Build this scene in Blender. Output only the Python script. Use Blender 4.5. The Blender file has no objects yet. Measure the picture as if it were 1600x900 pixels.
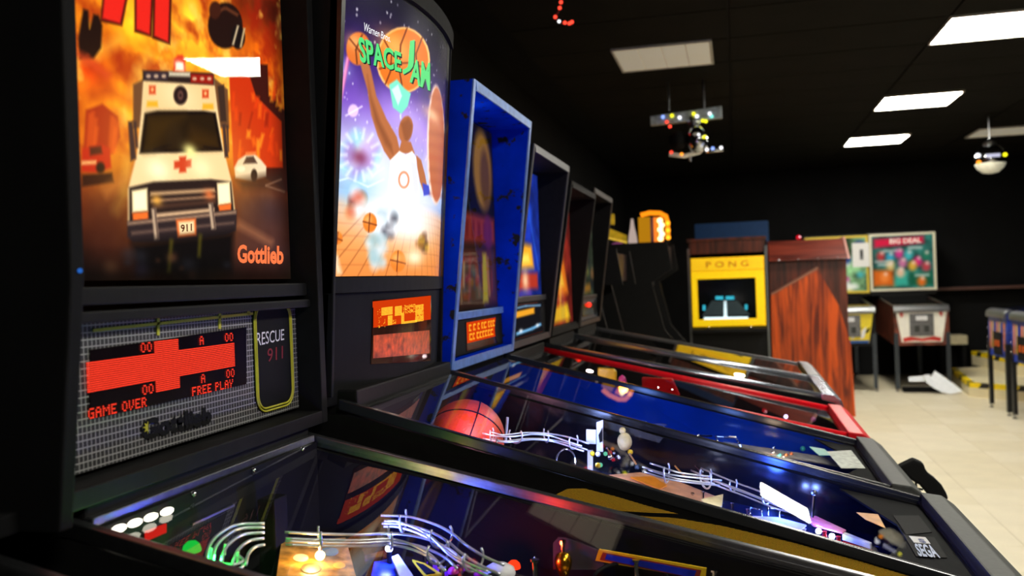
import bpy, bmesh, math, random
import numpy as np
from mathutils import Vector, Matrix
random.seed(7); rng = np.random.default_rng(7)
SC = bpy.context.scene
COL = SC.collection
# ------------------------------------------------------------------ camera
F = 1400.0                                   # focal length in pixels of the 1600x900 frame
CAM = np.array([0.0, 0.0, 1.38])
YAW, ROLL, PITCH = math.atan(.25), math.radians(2.1), -.0051
_f = np.array([-math.sin(YAW)*math.cos(PITCH), math.cos(YAW)*math.cos(PITCH), math.sin(PITCH)])
_r0 = np.array([math.cos(YAW), math.sin(YAW), 0.]); _u0 = np.cross(_r0, _f)
_r = _r0*math.cos(ROLL)-_u0*math.sin(ROLL); _u = _u0*math.cos(ROLL)+_r0*math.sin(ROLL)
cam = bpy.data.cameras.new('camera'); camo = bpy.data.objects.new('camera', cam); COL.objects.link(camo)
cam.sensor_width = 36; cam.lens = 36*F/1600; cam.clip_start = .02
camo.matrix_world = Matrix(((_r[0], _u[0], -_f[0], CAM[0]), (_r[1], _u[1], -_f[1], CAM[1]), (_r[2], _u[2], -_f[2], CAM[2]), (0, 0, 0, 1)))
cam.dof.use_dof = True; cam.dof.focus_distance = 1.6; cam.dof.aperture_fstop = 4.5
SC.camera = camo
# ------------------------------------------------------------------ world, exposure
w = bpy.data.worlds.new('world'); SC.world = w; w.use_nodes = True
w.node_tree.nodes['Background'].inputs[0].default_value = (.5, .45, .4, 1)
w.node_tree.nodes['Background'].inputs[1].default_value = .03
vs = SC.view_settings
vs.view_transform = 'Standard'; vs.look = 'None'; vs.gamma = 1; vs.use_curve_mapping = False; vs.exposure = 0.0
SC.cycles.use_denoising = True
SC.cycles.max_bounces = 10; SC.cycles.transparent_max_bounces = 24
SC.cycles.caustics_reflective = False; SC.cycles.caustics_refractive = False
SC.cycles.sample_clamp_indirect = 4.0
TROFFER = 52.0                               # radiance of the lit ceiling panels

# ------------------------------------------------------------------ measuring helpers
def ray(x, y):
    d = _f+_r*(x-800)/F+_u*(450-y)/F
    return d/np.linalg.norm(d)
def at(x, y, X=None, Y=None, Z=None):
    "point seen at pixel (x,y) on the plane X=, Y= or Z="
    d = ray(x, y)
    i, v = (0, X) if X is not None else (1, Y) if Y is not None else (2, Z)
    return CAM+d*(v-CAM[i])/d[i]
def slope(x, y, a, b):
    "point seen at pixel (x,y) on the plane z = a + b*x"
    d = ray(x, y)
    return CAM+d*(a-CAM[2])/(d[2]-b*d[0])
def lin(c):
    c = np.asarray(c, float)/255
    return np.where(c <= .04045, c/12.92, ((c+.055)/1.055)**2.4)

# ------------------------------------------------------------------ materials
MATS = {}
def mat(name, rgb, rough=.5, metal=0., var=.12, scale=30., bump=0., emit=0., spec=.5, coat=0.):
    if name in MATS: return MATS[name]
    m = bpy.data.materials.new(name); m.use_nodes = True; nt = m.node_tree; N = nt.nodes; L = nt.links
    b = N['Principled BSDF']; b.inputs['Roughness'].default_value = rough; b.inputs['Metallic'].default_value = metal
    b.inputs['Specular IOR Level'].default_value = spec; b.inputs['Coat Weight'].default_value = coat
    c = lin(rgb)
    tc = N.new('ShaderNodeTexCoord'); nz = N.new('ShaderNodeTexNoise'); nz.inputs['Scale'].default_value = scale; nz.inputs['Detail'].default_value = 3
    L.new(tc.outputs['Object'], nz.inputs['Vector'])
    rp = N.new('ShaderNodeValToRGB')
    rp.color_ramp.elements[0].position = .3; rp.color_ramp.elements[1].position = .7
    rp.color_ramp.elements[0].color = (*np.clip(c*(1-var), 0, 1), 1); rp.color_ramp.elements[1].color = (*np.clip(c*(1+var), 0, 1), 1)
    L.new(nz.outputs['Fac'], rp.inputs['Fac']); L.new(rp.outputs['Color'], b.inputs['Base Color'])
    if emit:
        L.new(rp.outputs['Color'], b.inputs['Emission Color']); b.inputs['Emission Strength'].default_value = emit
    if bump:
        bp = N.new('ShaderNodeBump'); bp.inputs['Strength'].default_value = bump; bp.inputs['Distance'].default_value = .002
        L.new(nz.outputs['Fac'], bp.inputs['Height']); L.new(bp.outputs['Normal'], b.inputs['Normal'])
    MATS[name] = m; return m
def glow(name, rgb, s):
    if name in MATS: return MATS[name]
    m = bpy.data.materials.new(name); m.use_nodes = True; N = m.node_tree.nodes; N.clear()
    e = N.new('ShaderNodeEmission'); e.inputs[0].default_value = (*lin(rgb), 1); e.inputs[1].default_value = s
    o = N.new('ShaderNodeOutputMaterial'); m.node_tree.links.new(e.outputs[0], o.inputs[0]); MATS[name] = m; return m
def glass(name, tint=(1, 1, 1), ior=1.5, rough=0.0, haze=0.0):
    if name in MATS: return MATS[name]
    m = bpy.data.materials.new(name); m.use_nodes = True; nt = m.node_tree; N = nt.nodes; N.clear(); L = nt.links
    t = N.new('ShaderNodeBsdfTransparent'); t.inputs[0].default_value = (*tint, 1)
    g = N.new('ShaderNodeBsdfGlossy'); g.inputs['Roughness'].default_value = rough
    fr = N.new('ShaderNodeFresnel'); ge = N.new('ShaderNodeNewGeometry'); mi = N.new('ShaderNodeMapRange')
    mi.inputs['To Min'].default_value = ior; mi.inputs['To Max'].default_value = 1/ior      # same pane from either side
    L.new(ge.outputs['Backfacing'], mi.inputs['Value']); L.new(mi.outputs[0], fr.inputs[0])
    nz = N.new('ShaderNodeTexNoise'); nz.inputs['Scale'].default_value = 9; mp = N.new('ShaderNodeMapRange')
    mp.inputs['To Min'].default_value = rough; mp.inputs['To Max'].default_value = rough+.01
    L.new(nz.outputs['Fac'], mp.inputs['Value']); L.new(mp.outputs[0], g.inputs['Roughness'])
    mx = N.new('ShaderNodeMixShader'); L.new(fr.outputs[0], mx.inputs[0]); L.new(t.outputs[0], mx.inputs[1]); L.new(g.outputs[0], mx.inputs[2])
    out = mx
    if haze:
        d = N.new('ShaderNodeBsdfDiffuse'); d.inputs[0].default_value = (.6, .6, .6, 1)
        mh = N.new('ShaderNodeMixShader'); mh.inputs[0].default_value = haze
        L.new(mx.outputs[0], mh.inputs[1]); L.new(d.outputs[0], mh.inputs[2]); out = mh
    o = N.new('ShaderNodeOutputMaterial'); L.new(out.outputs[0], o.inputs[0]); MATS[name] = m; return m
def printed(name, emit=0., rough=.35):
    "a print: colour comes from the painted colour attribute; emit > 0 = backlit"
    if name in MATS: return MATS[name]
    m = bpy.data.materials.new(name); m.use_nodes = True; nt = m.node_tree; b = nt.nodes['Principled BSDF']
    a = nt.nodes.new('ShaderNodeAttribute'); a.attribute_name = 'Col'
    b.inputs['Roughness'].default_value = rough
    if emit:
        b.inputs['Specular IOR Level'].default_value = 0.
        b.inputs['Base Color'].default_value = (.004, .004, .004, 1)
        nt.links.new(a.outputs['Color'], b.inputs['Emission Color']); b.inputs['Emission Strength'].default_value = emit
    else: nt.links.new(a.outputs['Color'], b.inputs['Base Color'])
    MATS[name] = m; return m
def wood(name, c0, c1, axis='Z', rough=.35):
    if name in MATS: return MATS[name]
    m = bpy.data.materials.new(name); m.use_nodes = True; nt = m.node_tree; N = nt.nodes; L = nt.links; b = N['Principled BSDF']
    tc = N.new('ShaderNodeTexCoord'); mp = N.new('ShaderNodeMapping')
    mp.inputs['Scale'].default_value = (17, 17, 1.1) if axis == 'Z' else (.9, 11, 11)
    L.new(tc.outputs['Object'], mp.inputs[0])
    nz = N.new('ShaderNodeTexNoise'); nz.inputs['Scale'].default_value = 1.3; nz.inputs['Detail'].default_value = 8; nz.inputs['Distortion'].default_value = 1.2
    L.new(mp.outputs[0], nz.inputs['Vector'])
    rp = N.new('ShaderNodeValToRGB'); e = rp.color_ramp.elements
    e[0].position = .36; e[1].position = .62; e[0].color = (*lin(c0), 1); e[1].color = (*lin(c1), 1)
    L.new(nz.outputs['Fac'], rp.inputs[0]); L.new(rp.outputs[0], b.inputs['Base Color']); b.inputs['Roughness'].default_value = rough
    MATS[name] = m; return m
def dots(name, fg, bg, freq, thr, plane='xz', grid=False, rough=.5):
    "halftone dots, or thin grid lines, printed on a flat board"
    if name in MATS: return MATS[name]
    m = bpy.data.materials.new(name); m.use_nodes = True; nt = m.node_tree; N = nt.nodes; L = nt.links; b = N['Principled BSDF']
    tc = N.new('ShaderNodeTexCoord'); sp = N.new('ShaderNodeSeparateXYZ'); L.new(tc.outputs['Object'], sp.inputs[0])
    def M(op, a, b_=None):
        n = N.new('ShaderNodeMath'); n.operation = op
        for i, v in enumerate((a, b_)):
            if v is None: continue
            if isinstance(v, (int, float)): n.inputs[i].default_value = v
            else: L.new(v, n.inputs[i])
        return n.outputs[0]
    A = sp.outputs['XYZ'.index(plane[0].upper())]; B = sp.outputs['XYZ'.index(plane[1].upper())]
    if grid:
        v = M('MAXIMUM', M('LESS_THAN', M('FRACT', M('MULTIPLY', A, freq)), thr), M('LESS_THAN', M('FRACT', M('MULTIPLY', B, freq*.86)), thr))
    else:
        v = M('GREATER_THAN', M('MULTIPLY', M('SINE', M('MULTIPLY', M('ADD', A, B), freq)), M('SINE', M('MULTIPLY', M('SUBTRACT', A, B), freq))), thr)
    mx = N.new('ShaderNodeMix'); mx.data_type = 'RGBA'; L.new(v, mx.inputs[0])
    mx.inputs[6].default_value = (*lin(bg), 1); mx.inputs[7].default_value = (*lin(fg), 1)
    L.new(mx.outputs[2], b.inputs['Base Color']); b.inputs['Roughness'].default_value = rough
    MATS[name] = m; return m

BLACK = mat('black_vinyl', (22, 22, 22), .6, var=.15, scale=60, bump=.05, spec=.1)
MATT = mat('matt_black_paint', (20, 20, 21), .75, var=.2, scale=8, spec=.08)
WIRE = mat('wire_steel', (222, 226, 232), .32, .7, var=.04)
CHROME = mat('chrome', (205, 208, 212), .12, 1, var=.05)
STEEL = mat('brushed_steel', (150, 152, 155), .32, 1, var=.1, scale=80)
DARKMETAL = mat('grey_powder_coat', (62, 64, 62), .6, .1, var=.12, scale=90, bump=.1, spec=.3)
GLASS = glass('clear_glass', ior=1.22); PFGLASS = glass('playfield_glass', ior=1.5)
CLEAR = glass('clear_plastic', tint=(.93, .95, .97), ior=1.35, rough=.04, haze=.05)
WHITEP = mat('white_plastic', (225, 225, 228), .35, var=.04)
REDP = mat('red_plastic', (200, 20, 28), .3, var=.1)
YELP = mat('yellow_plastic', (235, 195, 25), .35, var=.08)

# ------------------------------------------------------------------ mesh helpers
class MB:
    def __init__(s): s.v = []; s.f = []
    def add(s, vs, fs):
        o = len(s.v); s.v += [tuple(map(float, v)) for v in vs]; s.f += [tuple(i+o for i in f) for f in fs]; return s
    def box(s, x0, x1, y0, y1, z0, z1):
        return s.add([(x0, y0, z0), (x1, y0, z0), (x1, y1, z0), (x0, y1, z0), (x0, y0, z1), (x1, y0, z1), (x1, y1, z1), (x0, y1, z1)],
                     [(3, 2, 1, 0), (4, 5, 6, 7), (0, 1, 5, 4), (1, 2, 6, 5), (2, 3, 7, 6), (3, 0, 4, 7)])
    def prism(s, poly, axis, a0, a1):
        n = len(poly)
        def P(p, a): return (a, p[0], p[1]) if axis == 'x' else (p[0], a, p[1]) if axis == 'y' else (p[0], p[1], a)
        vs = [P(p, a0) for p in poly]+[P(p, a1) for p in poly]
        return s.add(vs, [tuple(range(n)), tuple(range(2*n-1, n-1, -1))]+[(i, i+n, (i+1) % n+n, (i+1) % n) for i in range(n)])
    def slab(s, pts, d):
        "closed plate: polygon of 3-D points pushed along d"
        n = len(pts); d = np.asarray(d, float)
        vs = [np.asarray(p, float) for p in pts]; vs = vs+[p+d for p in vs]
        return s.add(vs, [tuple(range(n-1, -1, -1)), tuple(range(n, 2*n))]+[(i, (i+1) % n, (i+1) % n+n, i+n) for i in range(n)])
    def tube(s, pts, r, seg=8, closed=False):
        P = [Vector(p) for p in pts]; n = len(P); rings = []; up = None
        for i in range(n):
            a = P[(i-1) % n] if (closed or i) else P[0]; b = P[(i+1) % n] if (closed or i < n-1) else P[-1]
            t = (b-a).normalized()
            if up is None: up = t.orthogonal().normalized()
            up = (up-t*up.dot(t)).normalized(); sd = t.cross(up)
            rr = r[i] if isinstance(r, (list, tuple)) else r
            rings.append([P[i]+(up*math.cos(q)+sd*math.sin(q))*rr for q in (2*math.pi*k/seg for k in range(seg))])
        vs = [v for R in rings for v in R]; fs = []
        for i in range(n if closed else n-1):
            j = (i+1) % n
            fs += [(i*seg+k, i*seg+(k+1) % seg, j*seg+(k+1) % seg, j*seg+k) for k in range(seg)]
        if not closed: fs += [tuple(range(seg-1, -1, -1)), tuple((n-1)*seg+k for k in range(seg))]
        return s.add(vs, fs)
    def lathe(s, prof, c, axis='z', seg=16):
        vs = []; n = len(prof)
        for r, h in prof:
            for k in range(seg):
                q = 2*math.pi*k/seg; a, b = r*math.cos(q), r*math.sin(q)
                vs.append((c[0]+a, c[1]+b, c[2]+h) if axis == 'z' else (c[0]+h, c[1]+a, c[2]+b) if axis == 'x' else (c[0]+b, c[1]+h, c[2]+a))
        fs = [(i*seg+k, i*seg+(k+1) % seg, (i+1)*seg+(k+1) % seg, (i+1)*seg+k) for i in range(n-1) for k in range(seg)]
        fs += [tuple(range(seg-1, -1, -1)), tuple((n-1)*seg+k for k in range(seg))]
        return s.add(vs, fs)
    def ball(s, c, r, seg=16, sy=1, sz=1, sx=1):
        prof = [(max(r*math.sin(math.pi*i/(seg//2)), 1e-5), -r*math.cos(math.pi*i/(seg//2))) for i in range(seg//2+1)]
        o = len(s.v); s.lathe(prof, (0, 0, 0), 'z', seg)
        s.v[o:] = [(c[0]+v[0]*sx, c[1]+v[1]*sy, c[2]+v[2]*sz) for v in s.v[o:]]
        return s
    def build(s, name, m, parent=None, smooth=False, bevel=0.):
        me = bpy.data.meshes.new(name); me.from_pydata(s.v, [], s.f)
        bm = bmesh.new(); bm.from_mesh(me); bmesh.ops.recalc_face_normals(bm, faces=bm.faces)
        if bevel:
            es = [e for e in bm.edges if len(e.link_faces) == 2 and e.calc_face_angle(0) > .5]
            bmesh.ops.bevel(bm, geom=es, offset=bevel, segments=2, affect='EDGES', profile=.6)
        bm.to_mesh(me); bm.free()
        if smooth: me.polygons.foreach_set('use_smooth', [True]*len(me.polygons))
        me.materials.append(m); o = bpy.data.objects.new(name, me); COL.objects.link(o)
        if parent is not None: o.parent = parent
        return o
def B(name, m, parent, *a, bevel=0.): return MB().box(*a).build(name, m, parent, bevel=bevel)
def tag(o, label, cat, group=None):
    o['label'] = label; o['category'] = cat
    if group: o['group'] = group
    return o
def thing(name, label, cat, loc=(0, 0, 0), rz=0., group=None):
    o = bpy.data.objects.new(name, None); COL.objects.link(o); o.location = loc; o.rotation_euler = (0, 0, rz); o.empty_display_size = .1
    return tag(o, label, cat, group)
def structure(o): o['kind'] = 'structure'; return o
def lab(o, t): o['label'] = t; return o
def lamp(name, loc, rgb, watt, parent, r=.01):
    l = bpy.data.lights.new(name, 'POINT'); l.color = tuple(lin(rgb)); l.energy = watt; l.shadow_soft_size = r
    o = bpy.data.objects.new(name, l); COL.objects.link(o); o.location = loc; o.parent = parent; return o
def lettering(name, txt, m, parent, fn, bold=.02, font_space=1.0):
    "flat letters; fn maps (a,b) in the unit square of the word to a local point"
    cu = bpy.data.curves.new(name, 'FONT'); cu.body = txt; cu.resolution_u = 3; cu.offset = bold; cu.space_character = font_space
    t = bpy.data.objects.new(name, cu); COL.objects.link(t)
    dg = bpy.context.evaluated_depsgraph_get(); me = bpy.data.meshes.new_from_object(t.evaluated_get(dg)); bpy.data.objects.remove(t); bpy.data.curves.remove(cu)
    co = np.array([v.co[:] for v in me.vertices]); lo = co.min(0); hi = co.max(0); d = np.maximum(hi-lo, 1e-6)
    for v, c in zip(me.vertices, co): v.co = Vector(fn((c[0]-lo[0])/d[0], (c[1]-lo[1])/d[1]))
    me.materials.clear(); me.materials.append(m); me.name = name
    o = bpy.data.objects.new(name, me); COL.objects.link(o); o.parent = parent; return o
def bil(q, a, b):
    "bilinear point in the quad bottom-left, bottom-right, top-right, top-left"
    q = [np.asarray(p, float) for p in q]
    return (q[0]*(1-a)+q[1]*a)*(1-b)+(q[3]*(1-a)+q[2]*a)*b

# ------------------------------------------------------------------ painter for flat prints
class Art:
    "colour grid over a board measured in metres; shapes are given in board metres or via self.map"
    def __init__(s, s0, s1, t0, t1, step, mp=None):
        s.nx = int((s1-s0)/step)+1; s.ny = int((t1-t0)/step)+1; s.step = step; s.s0 = s0; s.t0 = t0
        s.S, s.T = np.meshgrid(np.linspace(s0, s1, s.nx), np.linspace(t0, t1, s.ny)); s.c = np.zeros((s.ny, s.nx, 3)); s.map = mp or (lambda x, y: (x, y))
    def fill(s, col): s.c[:] = np.asarray(col, float)/255
    def put(s, al, col):
        al = al[..., None]; s.c = s.c*(1-al)+np.asarray(col, float)/255*al
    def poly(s, pts, col, a=1., soft=1.2):
        P = np.array([s.map(*p) for p in pts]); lo = P.min(0)-3*soft*s.step; hi = P.max(0)+3*soft*s.step
        i0 = max(int((lo[0]-s.s0)/s.step), 0); i1 = min(int((hi[0]-s.s0)/s.step)+2, s.nx); j0 = max(int((lo[1]-s.t0)/s.step), 0); j1 = min(int((hi[1]-s.t0)/s.step)+2, s.ny)
        if i1 <= i0 or j1 <= j0: return
        X = s.S[j0:j1, i0:i1]; Y = s.T[j0:j1, i0:i1]; ins = np.zeros(X.shape, bool); dm = np.full(X.shape, 1e9); n = len(P)
        for k in range(n):
            x0, y0 = P[k]; x1, y1 = P[(k+1) % n]
            c = (y0 > Y) != (y1 > Y); ins ^= c & (X < (x1-x0)*(Y-y0)/((y1-y0) if y1 != y0 else 1e-12)+x0)
            dx, dy = x1-x0, y1-y0; t = np.clip(((X-x0)*dx+(Y-y0)*dy)/(dx*dx+dy*dy+1e-15), 0, 1); dm = np.minimum(dm, np.hypot(X-x0-t*dx, Y-y0-t*dy))
        sd = np.where(ins, -dm, dm)/(s.step*soft); al = np.clip(.5-sd*.5, 0, 1)*a
        s.c[j0:j1, i0:i1] = s.c[j0:j1, i0:i1]*(1-al[..., None])+np.asarray(col, float)/255*al[..., None]
    def oval(s, cx, cy, rx, ry, col, a=1., soft=1.2, rot=0., n=28, a0=0, a1=360):
        cr, sr = math.cos(math.radians(rot)), math.sin(math.radians(rot)); q = [math.radians(a0+(a1-a0)*k/n) for k in range(n)]
        s.poly([(cx+rx*math.cos(t)*cr-ry*math.sin(t)*sr, cy+rx*math.cos(t)*sr+ry*math.sin(t)*cr) for t in q], col, a, soft)
    def line(s, pts, wd, col, a=1., soft=1.2):
        for (x0, y0), (x1, y1) in zip(pts, pts[1:]):
            L = math.hypot(x1-x0, y1-y0) or 1; nx, ny = -(y1-y0)/L*wd/2, (x1-x0)/L*wd/2
            s.poly([(x0+nx, y0+ny), (x1+nx, y1+ny), (x1-nx, y1-ny), (x0-nx, y0-ny)], col, a, soft)
    def blob(s, x, y, rad, col, a=1.):
        "soft spot of ink; rad in the units of map"
        c = np.array(s.map(x, y)); e = np.array(s.map(x+rad, y)); f = np.array(s.map(x, y+rad)); rx = np.linalg.norm(e-c); ry = np.linalg.norm(f-c)
        s.put(np.exp(-((s.S-c[0])/rx)**2-((s.T-c[1])/ry)**2)*a, col)
    def noise(s, size, amp, seed=0):
        g = np.random.default_rng(seed); tot = np.zeros((s.ny, s.nx)); am = 1.; ce = size
        for _ in range(4):
            m = max(int(s.nx*s.step/ce), 2)+2; k = max(int(s.ny*s.step/ce), 2)+2; G = g.random((k, m))
            x = np.linspace(0, m-1.001, s.nx); y = np.linspace(0, k-1.001, s.ny); xi = x.astype(int); yi = y.astype(int); fx = (x-xi)[None]; fy = (y-yi)[:, None]
            fx = fx*fx*(3-2*fx); fy = fy*fy*(3-2*fy)
            tot += am*((G[yi][:, xi]*(1-fx)+G[yi][:, xi+1]*fx)*(1-fy)+(G[yi+1][:, xi]*(1-fx)+G[yi+1][:, xi+1]*fx)*fy-.5); am *= .55; ce /= 2
        return tot*amp
    def mesh(s, name, fn, m, parent):
        co = np.asarray(fn(s.S, s.T)).reshape(-1, 3).astype(np.float32); nx, ny = s.nx, s.ny
        i = np.arange(nx*ny).reshape(ny, nx); q = np.stack([i[:-1, :-1], i[:-1, 1:], i[1:, 1:], i[1:, :-1]], -1).reshape(-1, 4)
        me = bpy.data.meshes.new(name); me.vertices.add(len(co)); me.vertices.foreach_set('co', co.ravel())
        me.loops.add(q.size); me.loops.foreach_set('vertex_index', q.ravel().astype(np.int32)); me.polygons.add(len(q)); me.polygons.foreach_set('loop_start', np.arange(0, q.size, 4, dtype=np.int32)); me.update(calc_edges=True)
        a = me.color_attributes.new('Col', 'FLOAT_COLOR', 'POINT'); c = np.ones((nx*ny, 4), np.float32); c[:, :3] = lin(np.clip(s.c, 0, 1).reshape(-1, 3)*255)
        a.data.foreach_set('color', c.ravel()); me.materials.append(m); me.polygons.foreach_set('use_smooth', [True]*len(q)); me.validate()
        o = bpy.data.objects.new(name, me); COL.objects.link(o); o.parent = parent; return o

# ================================================================== the room
XL, XR, YB, YF, ZC = -1.45, 6.5, 12.6, -4.0, 2.78
TILE = mat('cream_vinyl_tile', (226, 216, 190), .34, var=.05, scale=5)
TILE2 = mat('cream_vinyl_tile_warm', (220, 209, 180), .36, var=.05, scale=6)
floor = structure(B('floor', mat('tile_grout', (186, 176, 150), .6, var=.06, scale=4), None, XL-.1, XR+.1, YF-.1, YB+.1, -.1, -.003))
ts = .4125; tm = [MB().box(.0015, ts-.0015, .0015, ts-.0015, -.0029, 0).build('floor_tile', t, floor, bevel=.0008) for t in (TILE, TILE2)]
k = 0
for i in range(7):
    for j in range(22):
        t = tm[(i*7+j*5+(i*j) % 3) % 2]; o = t if k < 2 and t.get('used') is None else t.copy()
        if o is t: t['used'] = 1; k += 1
        else: COL.objects.link(o)
        o.location = (.505+i*ts, 3.2+j*ts, 0)
for t in bpy.data.objects:
    if 'used' in t: del t['used']
CEILM = mat('black_ceiling_paint', (21, 19, 16), .85, var=.2, scale=5, spec=.1)
ceil = structure(B('ceiling', MATT, None, XL-.1, XR+.1, YF-.1, YB+.1, ZC+.012, ZC+.1))
ct = B('ceiling_tile', CEILM, ceil, .006, 1.194, .006, .594, ZC, ZC+.0119, bevel=.003)
first = True
for i in range(-1, 4):
    for j in range(18):
        o = ct if first else ct.copy()
        if not first: COL.objects.link(o)
        first = False; o.location = (.01+i*1.2, 1.86+j*.6, 0)
WALLM = mat('black_wall_paint', (22, 22, 23), .8, var=.15, scale=3, spec=.1)
structure(B('wall_left', WALLM, None, XL-.1, XL, YF-.1, YB+.1, 0, ZC))
structure(B('wall_back', WALLM, None, XL, XR, YB, YB+.1, 0, ZC))
structure(B('wall_right', WALLM, None, XR, XR+.1, YF-.1, YB+.1, 0, ZC))
structure(B('wall_front', WALLM, None, XL, XR, YF-.1, YF, 0, ZC))

# ceiling lights: 0.6 m square panels in a row down the aisle
LIT = glow('lit_light_panel', (255, 250, 236), TROFFER); UNLIT_GLOW = mat('unlit_panel_added_glow', (250, 244, 228), .6, var=.03, scale=3, emit=.14); LFR = mat('light_frame_white', (200, 196, 186), .5)  # the unlit panels carry a faint added emission to brighten them
def ceiling_light(x, y, lit, label):
    r = thing('ceiling_light', label, 'ceiling light', (x, y, ZC), group='square ceiling light panels')
    fr = MB()
    for a in ((-.3, .3, -.3, -.288), (-.3, .3, .288, .3), (-.3, -.288, -.288, .288), (.288, .3, -.288, .288)): fr.box(*a, -.014, 0)
    fr.build('frame', LFR, r)
    if lit: B('diffuser', LIT, r, -.287, .287, -.287, .287, -.008, -.001)
    else:
        for k in range(4): B('lens_strip', UNLIT_GLOW, r, -.286+k*.1435, -.286+k*.1435+.139, -.286, .286, -.010, -.001)
ceiling_light(1.51, 10.31, 1, 'lit square ceiling panel farthest away over the far pinball machines')
ceiling_light(1.51, 8.07, 1, 'lit square ceiling panel, second of the bright row from the back')
ceiling_light(1.51, 5.76, 1, 'lit square ceiling panel at the top right corner of the picture')
ceiling_light(1.51, 3.46, 1, 'lit square ceiling panel overhead, just out of view above the aisle')
ceiling_light(1.51, 1.16, 1, 'lit square ceiling panel overhead beside the camera')
ceiling_light(1.51, -1.14, 1, 'lit square ceiling panel overhead behind the camera')
ceiling_light(-.39, 5.74, 0, 'unlit cream ceiling panel of four strips with added glow over the pinball row')
ceiling_light(2.75, 10.31, 0, 'unlit ceiling panel with added glow at the right edge above the mirror ball')

# ================================================================== pinball machines
def legs(root, xs, ys, z0, m, spl=.0):
    for x, sx in xs:
        for y in ys:
            s = 1 if y > 0 else -1
            g = MB(); g.prism([(x, y), (x-.045*sx, y), (x-.045*sx, y-.004*s), (x-.004*sx, y-.004*s), (x-.004*sx, y-.045*s), (x, y-.045*s)], 'z', .035, z0)
            l = g.build('leg', m, root)
            MB().lathe([(.02, 0), (.022, .012), (.009, .018), (.007, .05)], (x-.014*sx, y-.014*s, 0), seg=10).build('foot', CHROME, l)
class Pin:
    def __init__(s, label, yc, half=.27, zr=1.13, xr=-.70, k=-.24, xf=.33, side=BLACK, rail=STEEL, lock=DARKMETAL, inner=None, pf=None, loc=None, rz=0., group='pinball machines in the long row', railw=.014, railh=.012, legm=STEEL, depth=.15, gl=True, cant=0., name='pinball_machine', door=True, railround=False):
        s.root = r = thing(name, label, 'pinball machine', loc or (0, yc, 0), rz, group); s.yc = yc; s.half = half
        s.zr, s.xr, s.k, s.xf = zr, xr, k, xf; ho = half+.022; s.ho = ho; zf = zr+k*(xf-xr); s.zf = zf
        s.pa = zr-depth-(k+.05)*xr; s.pb = k+.05                    # playfield plane z = pa + pb*x
        G = lambda x: zr+k*(x-xr)
        xe = xf+.05
        for sg in (-1, 1):
            y0, y1 = sorted((sg*(half+.004), sg*ho))
            sd = MB().prism([(-1.22, .60), (xe, .52), (xe, G(xe)-.012), (xr-.02, zr-.012), (-1.22, zr-.012)], 'y', y0, y1).build('cabinet_side', side, r)
            ra, rb = sorted((sg*(half+.010), sg*(ho+.002)))
            if railround:
                rl = MB().tube([(xr-.03, sg*(half+.009), G(xr-.03)-.004), (xf+.01, sg*(half+.009), G(xf+.01)-.004)], railw, 12).build('side_rail', rail, r, smooth=True)
            else:
                rl = MB().prism([(xr-.04, G(xr-.04)-.014), (xf+.01, G(xf+.01)-.014), (xf+.01, G(xf+.01)+railh*.4), (xr-.04, G(xr-.04)+railh*.4)], 'y', ra, rb).build('side_rail', rail, r, bevel=.002)
            MB().slab([(xr, sg*half, G(xr)-.016), (xf, sg*half, G(xf)-.016), (xf, sg*half, s.pa+s.pb*xf), (xr, sg*half, s.pa+s.pb*xr)], (0, sg*.0035, 0)).build('inner_wall', inner or MATT, r)
        B('cabinet_bottom', MATT, r, -1.2, xf+.03, -half, half, .60, .615)
        fp = B('front_panel', side, r, xf+.03, xf+.05, -half-.003, half+.003, .52, zf-.02)
        if door:
            cd = B('coin_door', BLACK, r, xf+.05, xf+.058, -.13, .13, .545, .755, bevel=.003)
            for sy in (-.045, .045): B('coin_slot', mat('amber_coin_slot', (210, 90, 20), .3), cd, xf+.058, xf+.064, sy-.02, sy+.02, .62, .68, bevel=.002)
        # lock bar with rounded front nose
        lb = MB().prism([(xf, zf+.012), (xf+.042, zf+.006), (xf+.068, zf-.014), (xf+.075, zf-.04), (xf+.074, zf-.07), (xf+.052, zf-.07), (xf+.048, zf-.03), (xf, zf-.016)], 'y', -ho-.006, ho+.006).build('lock_bar', lock, r, bevel=.004)
        legs(r, ((xf+.065, 1), (-1.23, -1)), (-ho-.006, ho+.006), .66, legm)
        # playfield board, back panel, glass
        if pf is not None:
            a = Art(xr+.01, xf-.002, -half, half, .006); pf(a)
            s.pf = a.mesh('playfield', lambda S, T: np.stack([S, T, s.pa+s.pb*S], -1), printed('playfield_print', 0., .22), r)
        else: s.pf = MB().slab([(xr+.01, -half, s.pa+s.pb*(xr+.01)), (xf, -half, s.pa+s.pb*xf), (xf, half, s.pa+s.pb*xf), (xr+.01, half, s.pa+s.pb*(xr+.01))], (0, 0, -.012)).build('playfield', mat('dark_playfield', (30, 28, 40), .25, var=.5, scale=20), r)
        B('back_panel', MATT, r, xr-.012, xr+.004, -half, half, s.pa+s.pb*xr-.05, zr-.004)
        if gl:
            MB().add([(x, y, G(x)-.003+math.tan(math.radians(cant))*(y-half*.8*(cant > 1))) for x, y in ((xr-.01, -half), (xf, -half), (xf, half), (xr-.01, half))], [(0, 1, 2, 3)]).build('playfield_glass', PFGLASS, r)
        # neck shelf under the head
        B('neck', BLACK, r, -1.2, xr-.012, -half-.005, half+.005, zr-.06, zr+.03, bevel=.004)
    def on(s, x, y, h=0.):
        p = slope(x, y, s.pa+h, s.pb); return np.array([p[0], p[1]-s.yc, p[2]])
    def pt(s, x, y, Y): p = at(x, y, Y=Y); return np.array([p[0], p[1]-s.yc, p[2]])
    def px(s, x, y, X): p = at(x, y, X=X); return np.array([p[0], p[1]-s.yc, p[2]])
    def z(s, x, h=0.): return s.pa+s.pb*x+h
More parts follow.
